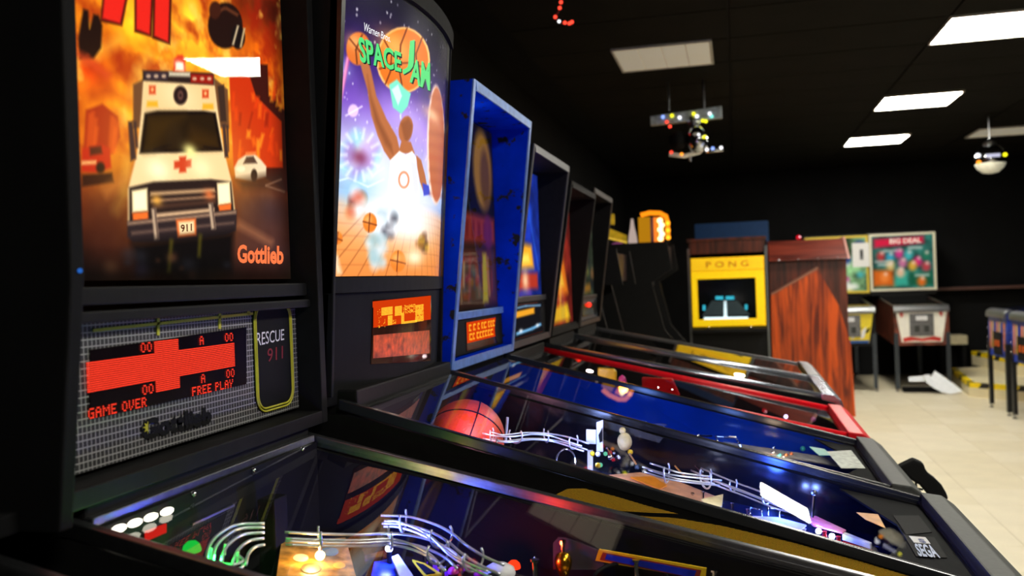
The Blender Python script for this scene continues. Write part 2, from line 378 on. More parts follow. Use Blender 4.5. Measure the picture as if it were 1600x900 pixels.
    def post(s, p, h0=0, r=.005, m=None, name='post', top=None):
        z0 = s.z(p[0]); z1 = p[2]
        return MB().lathe([(r, z0-p[2]), (r*.8, (z0-p[2])*.5), (r*.8, -.004), (r*1.3, -.003), (r*1.3, 0)], p, seg=8).build(name, m or CHROME, s.root, smooth=False)
def smoothpath(P, n=5):
    P = [np.asarray(p, float) for p in P]; Q = [2*P[0]-P[1]]+P+[2*P[-1]-P[-2]]; out = []
    for i in range(1, len(Q)-2):
        for t in np.linspace(0, 1, n, endpoint=False):
            a, b, c, d = Q[i-1:i+3]; out.append(.5*(2*b+(c-a)*t+(2*a-5*b+4*c-d)*t*t+(3*b-3*c+d-a)*t**3))
    return out+[P[-1]]
def wire_ramp(pin, pts, gap=.022, r=.0022, rings=4, drop=.012, m=WIRE, name='wire_ramp', ringr=None):
    P = smoothpath(pts); mb = MB(); m = m or CHROME; N = []
    for i, p in enumerate(P):
        t = P[min(i+1, len(P)-1)]-P[max(i-1, 0)]; n = np.cross(t, (0, 0, 1.)); N.append(n/(np.linalg.norm(n)+1e-9))
    for sg, dz in ((-.5, 0), (.5, 0), (-.95, drop), (.95, drop)): mb.tube([p+n*gap*sg+(0, 0, dz) for p, n in zip(P, N)], r, 6)
    o = mb.build(name, m, pin.root, smooth=True)
    for k in range(rings):
        i = int((k+.5)*len(P)/rings); p, n = P[i], N[i]; R = ringr or gap*1.05
        arc = [p+n*R*math.cos(q)+np.array([0, 0, drop+R*math.sin(q)]) for q in np.linspace(math.radians(-215), math.radians(35), 14)]
        MB().tube(arc, r*.9, 6).build('ring', m, o, smooth=True)
    return o
def dome(pin, p, r, m, name='dome'):
    return MB().lathe([(r, 0), (r*1.05, r*.2), (r*.9, r*.75), (r*.5, r*1.15), (.001, r*1.25)], p, seg=14).build(name, m, pin.root, smooth=True)
def plate(pin, pxs, h, m, name='plastic', th=.003):
    return MB().slab([pin.on(x, y, h) for x, y in pxs], (0, 0, -th)).build(name, m, pin.root)

# dot-matrix letters
G5 = {'G': ('0111', '1000', '1011', '1001', '0111'), 'A': ('0110', '1001', '1111', '1001', '1001'), 'M': ('10001', '11011', '10101', '10001', '10001'), 'E': ('1111', '1000', '1110', '1000', '1111'), 'O': ('0110', '1001', '1001', '1001', '0110'), 'V': ('1001', '1001', '1001', '1010', '0100'),
      'R': ('1110', '1001', '1110', '1010', '1001'), 'F': ('1111', '1000', '1110', '1000', '1000'), 'P': ('1110', '1001', '1110', '1000', '1000'), 'L': ('1000', '1000', '1000', '1000', '1111'), 'Y': ('1001', '1001', '0110', '0100', '0100'), '0': ('0110', '1001', '1001', '1001', '0110')}
GL = {'G': ('01110', '10001', '10000', '10111', '10001', '10001', '01110'), 'A': ('01110', '10001', '10001', '11111', '10001', '10001', '10001'),
      'M': ('10001', '11011', '10101', '10101', '10001', '10001', '10001'), 'E': ('11111', '10000', '10000', '11110', '10000', '10000', '11111'),
      'O': ('01110', '10001', '10001', '10001', '10001', '10001', '01110'), 'V': ('10001', '10001', '10001', '10001', '10001', '01010', '00100'),
      'R': ('11110', '10001', '10001', '11110', '10100', '10010', '10001'), 'F': ('11111', '10000', '10000', '11110', '10000', '10000', '10000'),
      'P': ('11110', '10001', '10001', '11110', '10000', '10000', '10000'), 'L': ('10000', '10000', '10000', '10000', '10000', '10000', '11111'),
      'Y': ('10001', '10001', '01010', '00100', '00100', '00100', '00100'), '0': ('0110', '1001', '1001', '1001', '1001', '1001', '0110')}
def dmd(root, X, y0, y1, z0, z1, cells, m, name='dot_matrix_display', nx=128, ny=32):
    mb = MB(); dx = (y1-y0)/nx; dz = (z1-z0)/ny
    for (i, j) in cells:
        y = y0+i*dx; z = z1-(j+1)*dz
        mb.add([(X, y+dx*.1, z+dz*.2), (X, y+dx*.9, z+dz*.2), (X, y+dx*.9, z+dz*.8), (X, y+dx*.1, z+dz*.8)], [(0, 1, 2, 3)])
    return mb.build(name, m, root)
def word(cells, x, y, s, sp=1, GL=GL):
    for ch in s:
        if ch == ' ': x += 3; continue
        g = GL[ch]
        for j, row in enumerate(g):
            for i, b in enumerate(row):
                if b == '1': cells.add((x+i, y+j))
        x += len(g[0])+sp
    return x

# ------------------------------------------------------------------ machine 0: unlit, at the left edge, head standing proud
m0 = Pin('unlit black pinball machine cut off at the left edge', .45, half=.265, zr=1.12, k=-.235)
r = m0.root
hb = MB()
for sg in (-1, 1): hb.prism([(-1.15, 1.15), (-.655, 1.15), (-.63, 1.40), (-.625, 1.98), (-1.15, 1.98)], 'y', *sorted((sg*.295, sg*.315)))
hb.box(-1.15, -.64, -.295, .295, 1.955, 1.98); hb.box(-1.15, -.70, -.295, .295, 1.15, 1.172); hb.box(-1.15, -1.13, -.295, .295, 1.172, 1.955)
hb.build('backbox', MATT, r, bevel=.003)
B('backglass', mat('unlit_backglass', (22, 18, 18), .3, var=.5, scale=9), r, -.86, -.85, -.294, .294, 1.40, 1.95)
B('speaker_panel', MATT, r, -.86, -.845, -.294, .294, 1.173, 1.385)
p = m0.px(125, 423, -.628); MB().ball(p, .0025, 10).build('indicator_lamp', glow('blue_led', (40, 100, 190), 1), r)

# ------------------------------------------------------------------ machine 1: ambulance backglass
def pf1(a):
    a.fill((40, 34, 30)); n = a.noise(.05, 60, 3)/255; a.c += n[..., None]
    for _ in range(40): a.oval(random.uniform(-.7, .3), random.uniform(-.26, .26), random.uniform(.01, .05), random.uniform(.01, .04), random.choice([(190, 150, 70), (60, 80, 160), (180, 50, 30), (230, 210, 160), (40, 40, 90), (120, 90, 50)]), .8)
m1 = Pin('nearest pinball machine, with the orange ambulance backglass and red dot-matrix display', 1.12, half=.265, zr=1.128, k=-.230, xf=.34, rail=STEEL, pf=pf1, railw=.01, cant=2.0)
r = m1.root; yc = m1.yc
# head
hb = MB(); hy0, hy1 = .795-yc, 1.443-yc
hb.box(-1.1, -.702, hy0, hy0+.02, 1.15, 2.0); hb.box(-1.1, -.702, hy1-.020, hy1, 1.15, 2.0); hb.box(-1.1, -.702, hy0+.02, hy1-.02, 1.98, 2.0)
hb.box(-1.1, -.702, hy0+.02, hy1-.02, 1.15, 1.172); hb.box(-1.1, -1.08, hy0+.02, hy1-.02, 1.172, 1.98)
hb.build('backbox', BLACK, r, bevel=.002)
BX = -.752
A1 = Art(.818, 1.422, 1.402, 1.955, .0019, lambda x, y: tuple(at(x, y, X=BX)[1:]))
a = A1; a.fill((205, 78, 8))
for x, y, rd, c, al in [(140, 40, 45, (240, 140, 20), .9), (250, 60, 110, (255, 160, 24), .9), (180, 130, 60, (245, 120, 14), .9), (240, 200, 80, (255, 150, 20), .9), (290, 30, 60, (255, 170, 40), .8), (215, 250, 50, (255, 140, 20), .9), (350, 100, 40, (255, 150, 30), .8),
                        (360, 230, 45, (250, 130, 20), .8), (140, 110, 30, (225, 50, 8), .8), (165, 340, 80, (150, 62, 24), .9), (420, 20, 55, (70, 14, 6), .95), (425, 90, 36, (225, 90, 8), .8), (440, 150, 26, (240, 120, 20), .8), (385, 330, 60, (150, 66, 24), .8), (300, 425, 120, (14, 8, 9), .95), (130, 425, 80, (12, 7, 8), .95), (440, 400, 50, (60, 36, 36), .9), (425, 330, 36, (36, 24, 30), .9)]: a.blob(x, y, rd, c, al)
n = a.noise(.07, .75, 5)[..., None]; a.c *= np.clip(1+n*np.array([.55, 1.1, 1.3]), .25, 1.7)
n = np.clip(a.noise(.05, 2.2, 15)-.15, 0, 1)*(a.T > 1.56); a.put(n*.75, (150, 26, 6)); n = np.clip(a.noise(.045, 2.4, 25)-.35, 0, 1)*(a.T > 1.58); a.put(n*.8, (255, 205, 80))
# smoke and flames
for pts in [[(135, 95), (160, 120), (200, 105), (215, 125)], [(140, 150), (170, 140), (205, 160)], [(150, 190), (180, 180), (200, 210)], [(250, 5), (255, 40), (275, 60)], [(165, 60), (180, 90), (205, 85)]]: a.line(pts, 9, (160, 34, 8), .6, 6)
for pts in [[(120, 90), (150, 85), (190, 60)], [(205, 150), (215, 110), (235, 85)], [(360, 110), (370, 150), (365, 190)], [(200, 250), (195, 300), (180, 330)]]: a.line(pts, 7, (255, 200, 70), .6, 6)
# falling letters at the top
for pts in [[(166, -40), (204, -40), (188, 37), (160, 29)], [(213, -40), (238, -40), (234, 54), (213, 46)], [(243, -40), (266, -40), (263, 66), (241, 56)]]:
    a.poly([(x+3*(1 if i in (1, 2) else -1), y+(4 if i > 1 else 0)) for i, (x, y) in enumerate(pts)], (45, 8, 5)); a.poly(pts, (225, 34, 24))
# dark figure and glove at the left, helmet at the upper right
a.poly([(124, 92), (122, 60), (130, 14), (138, 16), (140, 45), (146, 22), (154, 24), (160, 40), (158, 75), (146, 92)], (28, 12, 8))
a.line([(100, 75), (135, 92), (170, 120)], 10, (205, 60, 25), .8, 3)
a.oval(352, 40, 27, 36, (32, 14, 10)); a.line([(335, 22), (352, 12), (372, 24)], 5, (90, 45, 25)); a.oval(372, 58, 11, 19, (22, 14, 14)); a.line([(364, 70), (372, 40)], 3, (205, 180, 140)); a.line([(376, 74), (382, 44)], 3, (200, 170, 120)); a.oval(336, 16, 9, 14, (60, 25, 14))
# burning town
a.poly([(385, 100), (418, 101), (420, 150), (432, 150), (434, 166), (450, 175), (450, 300), (385, 260)], (58, 16, 10)); a.poly([(358, 118), (384, 100), (400, 150), (440, 190), (442, 262), (365, 262)], (196, 46, 10))
for i in range(26): x = random.uniform(362, 440); y = random.uniform(150, 255); a.line([(x, y), (x+random.uniform(-4, 6), y-random.uniform(10, 34))], random.uniform(2, 6), random.choice([(240, 95, 15), (255, 150, 30), (140, 25, 8), (225, 60, 10)]), .75, 2)
a.poly([(134, 172), (160, 162), (184, 182), (188, 214), (176, 240), (130, 242)], (150, 28, 10))
for i in range(8): x = random.uniform(136, 180); a.line([(x, 238), (x+4, random.uniform(175, 215))], 4, (230, 80, 20), .6, 2)
a.poly([(128, 232), (158, 225), (172, 232), (174, 262), (150, 270), (128, 268)], (178, 28, 14)); a.poly([(140, 230), (158, 228), (160, 240), (141, 243)], (60, 20, 15)); a.oval(157, 262, 7, 9, (25, 12, 10)); a.poly([(128, 252), (150, 251), (150, 256), (128, 257)], (240, 180, 110))
a.poly([(128, 273), (175, 270), (178, 285), (128, 292)], (35, 14, 10))
# police car
a.poly([(366, 262), (372, 250), (384, 242), (398, 241), (408, 250), (416, 260), (416, 276), (392, 283), (368, 278)], (236, 214, 180)); a.poly([(385, 245), (396, 244), (402, 255), (380, 256)], (60, 40, 40)); a.poly([(384, 238), (400, 237), (400, 241), (384, 242)], (250, 120, 60)); a.oval(397, 274, 5, 10, (30, 20, 20)); a.oval(376, 264, 7, 5, (255, 245, 215))
a.poly([(368, 281), (440, 268), (446, 300), (380, 296)], (45, 24, 18), .8, 4)
# road
a.poly([(128, 300), (200, 290), (200, 432), (128, 432)], (74, 34, 22), .6, 14); a.poly([(368, 300), (450, 285), (450, 432), (360, 432)], (70, 42, 42), .6, 14)
a.line([(372, 350), (425, 380)], 7, (190, 120, 80), .6, 5); a.line([(165, 300), (205, 275)], 8, (230, 140, 60), .5, 6); a.line([(440, 280), (415, 290), (445, 300)], 2, (130, 90, 70))
# ambulance
CR = (246, 210, 150)
a.blob(285, 240, 95, (255, 190, 80), .55)
a.poly([(208, 132), (232, 120), (335, 122), (356, 140), (358, 200), (208, 200)], (110, 70, 40)); a.poly([(340, 135), (350, 132), (354, 190), (345, 190)], (60, 40, 30))
a.poly([(224, 124), (334, 122), (340, 170), (350, 236), (362, 284), (368, 335), (200, 350), (200, 296), (214, 240), (221, 172)], CR)
a.poly([(227, 122), (333, 122), (338, 170), (222, 173)], (238, 198, 136)); a.blob(280, 150, 26, (255, 226, 170), .7)
a.poly([(223, 110), (334, 114), (335, 133), (223, 126)], (40, 26, 22)); a.poly([(226, 112), (262, 113), (262, 125), (226, 124)], (58, 44, 50)); a.poly([(298, 115), (333, 117), (333, 132), (298, 129)], (150, 26, 16))
a.poly([(264, 112), (297, 113), (297, 120), (264, 119)], (205, 190, 160))
for x in (232, 244, 256, 304, 316, 327): a.oval(x, 119+(x > 290)*4, 3, 2.2, (230, 190, 150))
a.poly([(272, 92), (278, 86), (285, 86), (289, 92), (290, 111), (271, 111)], (214, 50, 22)); a.poly([(275, 98), (286, 98), (287, 110), (274, 110)], (255, 225, 190)); a.blob(281, 102, 7, (255, 250, 230), .8)
a.oval(282, 149, 11, 15, (40, 24, 22)); a.oval(282, 149, 4, 7, (110, 70, 60)); a.oval(282, 149, 2, 3, (40, 24, 22))
for x, y in ((238, 140), (321, 146)): a.poly([(x-5, y-6), (x+5, y-6), (x+5, y+7), (x-5, y+7)], (205, 60, 25)); a.oval(x, y, 2, 3, (250, 190, 120))
for x, y in ((238, 162), (325, 166)): a.poly([(x-8, y-4), (x+8, y-4), (x+9, y+5), (x-9, y+5)], (250, 170, 40))
a.poly([(226, 177), (246, 173), (318, 173), (337, 176), (348, 236), (218, 240)], (22, 12, 8)); a.poly([(231, 181), (333, 178), (342, 231), (225, 235)], (38, 24, 9)); a.poly([(231, 181), (290, 179), (240, 234), (225, 235)], (70, 46, 12), .6, 6); a.poly([(300, 200), (338, 215), (342, 231), (290, 232)], (80, 50, 12), .5, 6)
a.line([(240, 234), (268, 226)], 2, (25, 15, 12)); a.line([(318, 229), (345, 233)], 2, (25, 15, 12)); a.oval(272, 215, 13, 20, (50, 34, 16), .6, 4)
a.blob(297, 236, 10, (255, 246, 150), .95)  # backlight hot spot brightened into the print
for P_ in ([(200, 190), (207, 189), (213, 248), (204, 252)], [(208, 189), (213, 190), (216, 230), (212, 232)], [(347, 194), (352, 193), (357, 246), (351, 246)], [(353, 195), (357, 196), (358, 236), (356, 238)]): a.poly(P_, (70, 48, 40))
a.poly([(272, 252), (280, 251), (280, 245), (291, 244), (291, 250), (299, 249), (299, 261), (291, 262), (291, 269), (280, 270), (280, 263), (272, 264)], (204, 62, 28))
a.blob(247, 265, 17, (255, 248, 200), .9); a.blob(315, 262, 15, (255, 240, 180), .9)
a.poly([(202, 293), (240, 284), (330, 280), (361, 284), (366, 335), (202, 350)], (42, 28, 24)); a.poly([(235, 300), (335, 294), (337, 300), (235, 306)], (180, 140, 100)); a.poly([(236, 312), (336, 305), (336, 309), (236, 316)], (150, 110, 80)); a.poly([(238, 320), (337, 312), (337, 318), (238, 327)], (70, 45, 34)); a.blob(245, 313, 8, (255, 180, 70), .8); a.blob(327, 304, 8, (240, 120, 60), .8)
a.poly([(240, 334), (335, 325), (335, 331), (240, 341)], (205, 165, 125))
for P_ in ([(206, 298), (230, 294), (231, 330), (207, 332)], [(339, 286), (359, 284), (361, 318), (341, 321)]): a.poly(P_, (255, 228, 168)); a.poly([(x*.8+.2*sum(q[0] for q in P_)/4, y*.8+.2*sum(q[1] for q in P_)/4) for x, y in P_], (255, 240, 200))
for P_ in ([(207, 333), (231, 331), (232, 343), (208, 345)], [(341, 321), (361, 318), (361, 328), (343, 330)]): a.poly(P_, (245, 110, 40))
a.poly([(199, 346), (370, 328), (369, 360), (352, 368), (330, 370), (300, 376), (240, 379), (208, 379), (199, 370)], (46, 34, 34)); a.poly([(200, 347), (369, 329), (369, 334), (200, 352)], (150, 116, 92)); a.poly([(205, 362), (366, 346), (366, 350), (206, 367)], (96, 72, 62))
for x0, y0, x1, y1 in ((240, 326, 245, 374), (329, 318, 334, 358)): a.line([(x0, y0), (x1, y1)], 7, (190, 160, 130)); a.line([(x0+2, y0), (x1+2, y1)], 2, (70, 50, 44))
a.poly([(275, 343), (306, 341), (307, 368), (278, 371)], (230, 110, 50)); a.poly([(279, 347), (303, 345), (304, 364), (281, 367)], (250, 216, 160))
a.poly([(206, 380), (365, 362), (362, 424), (216, 428)], (9, 6, 6), .95, 5); a.line([(268, 376), (264, 424)], 3, (120, 110, 20), .7, 3); a.line([(313, 368), (311, 400)], 3, (120, 110, 20), .7, 3)
for i in range(14): a.blob(random.uniform(170, 360), random.uniform(395, 430), random.uniform(4, 12), random.choice([(70, 60, 90), (90, 50, 30), (50, 50, 60), (120, 80, 50)]), .5)
a.c *= np.clip(1.0-.9*np.clip((a.S-1.36)/.09, 0, 1)[..., None]**1.5, .1, 1)*np.clip(.25+(a.T-1.402)/.06, .35, 1)[..., None]  # backlight falloff to the right and bottom, darkened into the print
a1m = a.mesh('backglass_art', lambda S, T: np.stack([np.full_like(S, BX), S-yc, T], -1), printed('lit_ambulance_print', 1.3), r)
def q1(pts, dx=.0015): return lambda u, v: (lambda p: (at(p[0], p[1], X=BX+dx)-(0, yc, 0)))(bil(pts, u, v))
lab(lettering('maker_lettering', 'Gottlieb', glow('orange_letter', (250, 120, 70), 1.2), a1m, q1([(371, 411), (443, 413), (443, 384), (371, 382)]), .035), 'orange maker name on the backglass')
lettering('plate_number', '911', glow('brown_letter', (120, 50, 25), .5), a1m, q1([(283, 363), (300, 361), (300, 349), (282, 351)]), .03)
# front pane, turned and tilted to aim the ceiling light's reflection
ty, tz = math.tan(math.radians(2.4)), math.tan(math.radians(-2))
MB().add([(-.722-(y-hy0)*ty-(z-1.39)*tz, y, z) for y, z in ((hy0+.021, 1.395), (hy1-.021, 1.395), (hy1-.021, 1.965), (hy0+.021, 1.965))], [(0, 1, 2, 3)]).build('backglass_pane', GLASS, r)
# trims between backglass and speaker panel
MB().box(-.79, -.716, hy0+.021, hy1-.021, 1.352, 1.366).build('trim_rail', BLACK, r, bevel=.003)
MB().box(-.79, -.722, hy0+.021, hy1-.021, 1.372, 1.394).build('glass_channel', BLACK, r, bevel=.003)
SX = -.745
GRID = dots('white_grid_on_black', (150, 150, 148), (16, 16, 17), 1/.0072, .17, 'yz', grid=True)
sp = B('speaker_panel', GRID, r, SX-.012, SX, hy0+.0205, hy1-.022, 1.178, 1.351)
gl = lambda x, y, d=.001: at(x, y, X=SX+d)-(0, yc, 0)
YG = mat('yellow_green_print', (176, 172, 40), .4, var=.1)
def stripe(pts): MB().slab([gl(*p) for p in pts], (.0008, 0, 0)).build('yellow_stripe', YG, sp)
stripe([(145, 514), (395, 488), (395, 492), (145, 519)])
for x, y0, y1 in ((247, 482, 524), (343, 476, 514), (388, 472, 492)): stripe([(x-2, y1), (x+2, y1), (x+2, y0), (x-2, y0)])
# display window and lit dots
DX = SX+.0035
win = MB().slab([gl(140, 655), gl(384, 600), gl(384, 511), gl(140, 547)], (.0012, 0, 0)).build('display_window', mat('smoked_acrylic', (18, 10, 14), .15, var=.3, scale=20), sp)
d1 = at(367, 562, X=DX); d0 = at(136, 600, X=DX); zt = at(367, 519, X=DX)[2]; zb = at(361, 606, X=DX)[2]
zc_ = lambda x, y: (zt-at(x, y, X=DX)[2])/(zt-zb)*32
cells = set(); b0, b1 = 6, 20
for j in range(b0, b1):
    for i in range(0, 128): cells.add((i, j))
xc0 = int((at(237, 570, X=DX)[1]-d0[1])/(d1[1]-d0[1])*128); xc1 = int((at(281, 570, X=DX)[1]-d0[1])/(d1[1]-d0[1])*128)
for j in range(0, 26):
    for i in range(xc0+3, xc1): cells.add((i, j))
for w_, x_, y_ in (('00', xc0-8, 0), ('00', 118, 0), ('00', xc0-8, 21), ('00', 118, 21), ('GAME OVER', 0, 27), ('FREE PLAY', 83, 27), ('A', 92, 0), ('A', 92, 21)): word(cells, x_, y_, w_, 1, G5)
dmd(sp, DX, d0[1]-yc, d1[1]-yc, zb, zt, cells, glow('red_dots', (255, 62, 40), 1.5))
# badge: double yellow outline round a black oval
def rrect(y0, y1, z0, z1, rad, n=6):
    out = []
    for cy, cz, s0 in ((y1-rad, z0+rad, -90), (y1-rad, z1-rad, 0), (y0+rad, z1-rad, 90), (y0+rad, z0+rad, 180)):
        out += [(cy+rad*math.cos(math.radians(s0+90*k/n)), cz+rad*math.sin(math.radians(s0+90*k/n))) for k in range(n+1)]
    return out
by0, by1 = at(396, 560, X=SX)[1]-yc, at(456, 560, X=SX)[1]-yc; bz1, bz0 = at(430, 470, X=SX)[2], at(430, 640, X=SX)[2]
bd = MB().prism(rrect(by0, by1, bz0, bz1, .03), 'x', SX+.0002, SX+.002).build('badge', MATT, sp)
for e in (.002, .0068): MB().tube([(SX+.0022, y, z) for y, z in rrect(by0+e, by1-e, bz0+e, bz1-e, .03-e)], .0017, 6, True).build('badge_outline', YG, bd, smooth=True)
lettering('badge_lettering', 'RESCUE', mat('white_letter', (215, 215, 215), .4), bd, lambda u, v: tuple(bil([gl(401, 541, .0025), gl(444, 531, .0025), gl(444, 514, .0025), gl(401, 520, .0025)], u, v)), .0)
lettering('badge_number', '911', mat('dark_red_letter', (120, 20, 34), .4), bd, lambda u, v: tuple(bil([gl(418, 566, .0025), gl(442, 560, .0025), gl(442, 540, .0025), gl(418, 545, .0025)], u, v)), .0)
lab(lettering('panel_lettering', 'Gottlieb', MATT, sp, lambda u, v: tuple(bil([gl(222, 690, .002), gl(331, 662, .002), gl(331, 634, .002), gl(222, 655, .002)], u, v)), .06), 'black maker name on the grid panel')
st = [gl(231+8*(1 if i % 2 == 0 else .5)*math.cos(i*math.pi/8), 668+10*(1 if i % 2 == 0 else .5)*math.sin(i*math.pi/8), .0025) for i in range(4, 13)]
MB().slab(st+[gl(231, 668, .0025)], (.0005, 0, 0)).build('yellow_star', YG, sp)
B('hinge_strip', CHROME, r, -.72, -.717, 1.24-yc, 1.30-yc, 1.160, 1.1625)
# rear channel of the playfield glass with chrome studs
MB().box(m1.xr-.016, m1.xr-.002, -.27, .27, m1.zr-.004, m1.zr+.008).build('rear_glass_channel', STEEL, r, bevel=.002)
for x, y in ((473, 702), (396, 735), (302, 772)): p = at(x, y, X=m1.xr+.005)-(0, yc, 0); MB().ball(p, .0042, 10).build('stud', CHROME, r, smooth=True)
MB().box(m1.xr+.004, m1.xr+.008, -.1, .0, m1.zr-.046, m1.zr-.043).build('metal_strip', STEEL, r)
for k in range(4):
    p = at(186+k*25, 826-k*9, X=m1.xr+.01)-(0, yc, 0); MB().ball(p, .0055, 10, sy=2.2, sz=.8).build('bulb', glow('white_reflection_bead', (255, 246, 225), 4), r)  # glowing beads stand in for a row of white reflections
MB().slab([at(x, y, X=m1.xr+.006)-(0, yc, 0) for x, y in ((226, 846), (258, 832), (258, 818), (226, 830))], (.002, 0, 0)).build('lit_panel', glow('red_lit', (230, 40, 30), .8), r)
# wire ramps over the upper playfield
GRN = mat('green_lit_plastic', (40, 190, 70), .3, var=.2)
for i, pts in enumerate(([(413, 818), (371, 820), (343, 834), (327, 853), (322, 882)], [(413, 824), (375, 826), (350, 840), (336, 857), (331, 884)], [(413, 832), (381, 835), (360, 848), (350, 862), (345, 886)], [(412, 841), (390, 845), (374, 857), (366, 872), (362, 888)], [(413, 851), (398, 855), (388, 866), (384, 882)])):
    MB().tube(smoothpath([m1.on(x, y, .105-.004*i) for x, y in pts], 6), .0021, 8).build('wire_ramp', WIRE, r, smooth=True)
for k in range(2):
    MB().tube(smoothpath([m1.on(x, y, .088-.01*k) for x, y in ((318, 874+k*8), (340, 880+k*8), (366, 882+k*8), (380, 876+k*8), (372, 868+k*8))], 5), .0019, 8).build('wire_loop', WIRE, r, smooth=True)
for x, y in ((330, 856), (352, 850), (372, 862), (344, 876)): MB().tube([m1.on(x, y, .1), m1.on(x-1, y+17, .085)], .0018, 6).build('wire_stay', WIRE, r)
lamp('green_flasher_light', m1.on(338, 872, .098), (30, 255, 80), .8, r, .008)
dome(m1, m1.on(300, 862, .09), .011, glow('green_lens', (30, 220, 70), .8), 'green_dome')
p = m1.on(430, 868, .03); MB().box(p[0]-.016, p[0]+.012, p[1]-.018, p[1]+.02, m1.z(p[0]), m1.z(p[0])+.115).build('ramp_tower', MATT, r, bevel=.003)
q = [m1.on(x, y, .05) for x, y in ((432, 900), (440, 845), (540, 840), (556, 900))]
gp_ = MB().slab(q, (0, 0, -.004)).build('gold_plastic', mat('gold_print_plastic', (176, 132, 56), .35, var=.6, scale=60), r)
for x, y, w_, c_ in ((470, 872, 12, (230, 215, 170)), (515, 862, 14, (120, 140, 110)), (486, 888, 16, (90, 60, 26)), (530, 884, 10, (220, 170, 60))): MB().slab([m1.on(x+w_*math.cos(t), y+w_*.5*math.sin(t), .0506) for t in np.linspace(0, 6.28, 15)[:-1]], (0, 0, .0006)).build('printed_spot', mat('spot_%d' % x, c_, .4), gp_)
wire_ramp(m1, [m1.on(x, y, .082) for x, y in ((446, 848), (500, 850), (560, 851), (610, 849), (650, 856), (685, 872), (705, 890))], gap=.017, r=.002, rings=3, drop=.01)
wire_ramp(m1, [m1.on(x, y, .09) for x, y in ((598, 820), (630, 822), (665, 833), (690, 847), (712, 866), (740, 884), (775, 900))], gap=.017, r=.002, rings=3, drop=.01)
lamp('warm_lamp_light', m1.on(490, 862, .068), (255, 205, 120), .35, r, .01)
MB().ball(m1.on(500, 868, .058), .007, 12).build('bulb', glow('warm_bulb', (255, 225, 160), 6), r)
sb = m1.on(608, 857, .066); MB().ball(sb, .0055, 12).build('bulb', glow('blue_white_bulb', (190, 205, 255), 22), r)
lamp('blue_flasher_light', sb+(0.006, -.004, .012), (70, 90, 255), 2.2, r, .006)
MB().tube([(sb[0], sb[1], m1.z(sb[0])), sb], .004, 8).build('lamp_post', MATT, r)
BLUP = mat('blue_plastic', (30, 50, 170), .25, var=.3, scale=40); PURP = mat('purple_plastic', (120, 40, 150), .3, var=.3, scale=50); PINK = mat('pink_plastic', (220, 60, 150), .3, var=.2)
plate(m1, ((580, 900), (585, 878), (612, 872), (640, 900)), .045, BLUP); plate(m1, ((612, 870), (622, 866), (646, 900), (626, 904)), .06, WHITEP, 'white_plastic_arm')
plate(m1, ((644, 874), (664, 880), (690, 896), (664, 900)), .045, YELP, 'yellow_plastic'); plate(m1, ((650, 878), (662, 882), (680, 894), (666, 896)), .047, MATT, 'plastic_inset'); plate(m1, ((676, 878), (700, 892), (700, 905), (676, 896)), .035, PURP)
for x, y in ((708, 896), (728, 890), (748, 898)): dome(m1, m1.on(x, y, .035), .008, PINK, 'pink_dome')
for x, y in ((664, 862), (690, 884), (720, 880)): m1.post(m1.on(x, y, .05))
plate(m1, ((560, 842), (600, 838), (606, 858), (570, 868)), .055, mat('brass', (200, 150, 70), .25, 1), 'brass_plate', .012)
p = m1.on(780, 892, .05); MB().lathe([(.020, -.012), (.024, -.004), (.022, .004), (.012, .010), (.001, .011)], p, seg=18).build('bumper_cap', WHITEP, r, smooth=True)
plate(m1, ((762, 896), (775, 892), (782, 898), (768, 902)), .062, MATT, 'cap_print', .001)
lamp('red_flasher_light', m1.on(800, 888, .05), (255, 50, 20), .6, r, .006); dome(m1, m1.on(803, 888, .04), .010, glow('red_lens', (255, 60, 25), 1.5), 'red_dome')
MB().slab([m1.pt(x, y, 1.335) for x, y in ((864, 890), (864, 848), (872, 840), (884, 841), (942, 862), (944, 890))], (0, .003, 0)).build('clear_shield', CLEAR, r)
p = m1.pt(880, 874, 1.325); MB().lathe([(.005, -.03), (.012, -.012), (.014, -.002), (.010, .008), (.003, .012)], p, seg=12).build('gold_bell', mat('gold', (215, 160, 40), .25, 1), r, smooth=True)
MB().lathe([(.003, -.05), (.003, .022), (.005, .023), (.005, .029), (.002, .03)], p, seg=8).build('bell_post', CHROME, r)
sgn = MB().slab([m1.pt(x, y, 1.33) for x, y in ((930, 876), (936, 858), (1104, 888), (1102, 906))], (0, .003, 0)).build('street_sign_plastic', YELP, r)
sg2 = MB().slab([m1.pt(x, y, 1.329) for x, y in ((937, 875), (942, 863), (1096, 891), (1092, 905))], (0, .0008, 0)).build('sign_border', mat('rust_print', (150, 50, 30), .4), sgn)
sg3 = MB().slab([m1.pt(x, y, 1.328) for x, y in ((945, 874), (948, 866), (1088, 892), (1084, 903))], (0, .0008, 0)).build('sign_face', BLUP, sgn)
MB().tube([m1.on(985+58*math.cos(q), 905-26*math.sin(q), .07) for q in np.linspace(.2, 2.9, 12)], .003, 6).build('ramp_hoop', MATT, r, smooth=True)
for x, y in ((994, 874), (1116, 890), (836, 874)): m1.post(m1.on(x, y, .085))
for x, y in ((730, 868), (836, 872), (1090, 892)): MB().ball(m1.on(x, y, .05), .003, 8).build('screw', CHROME, r)

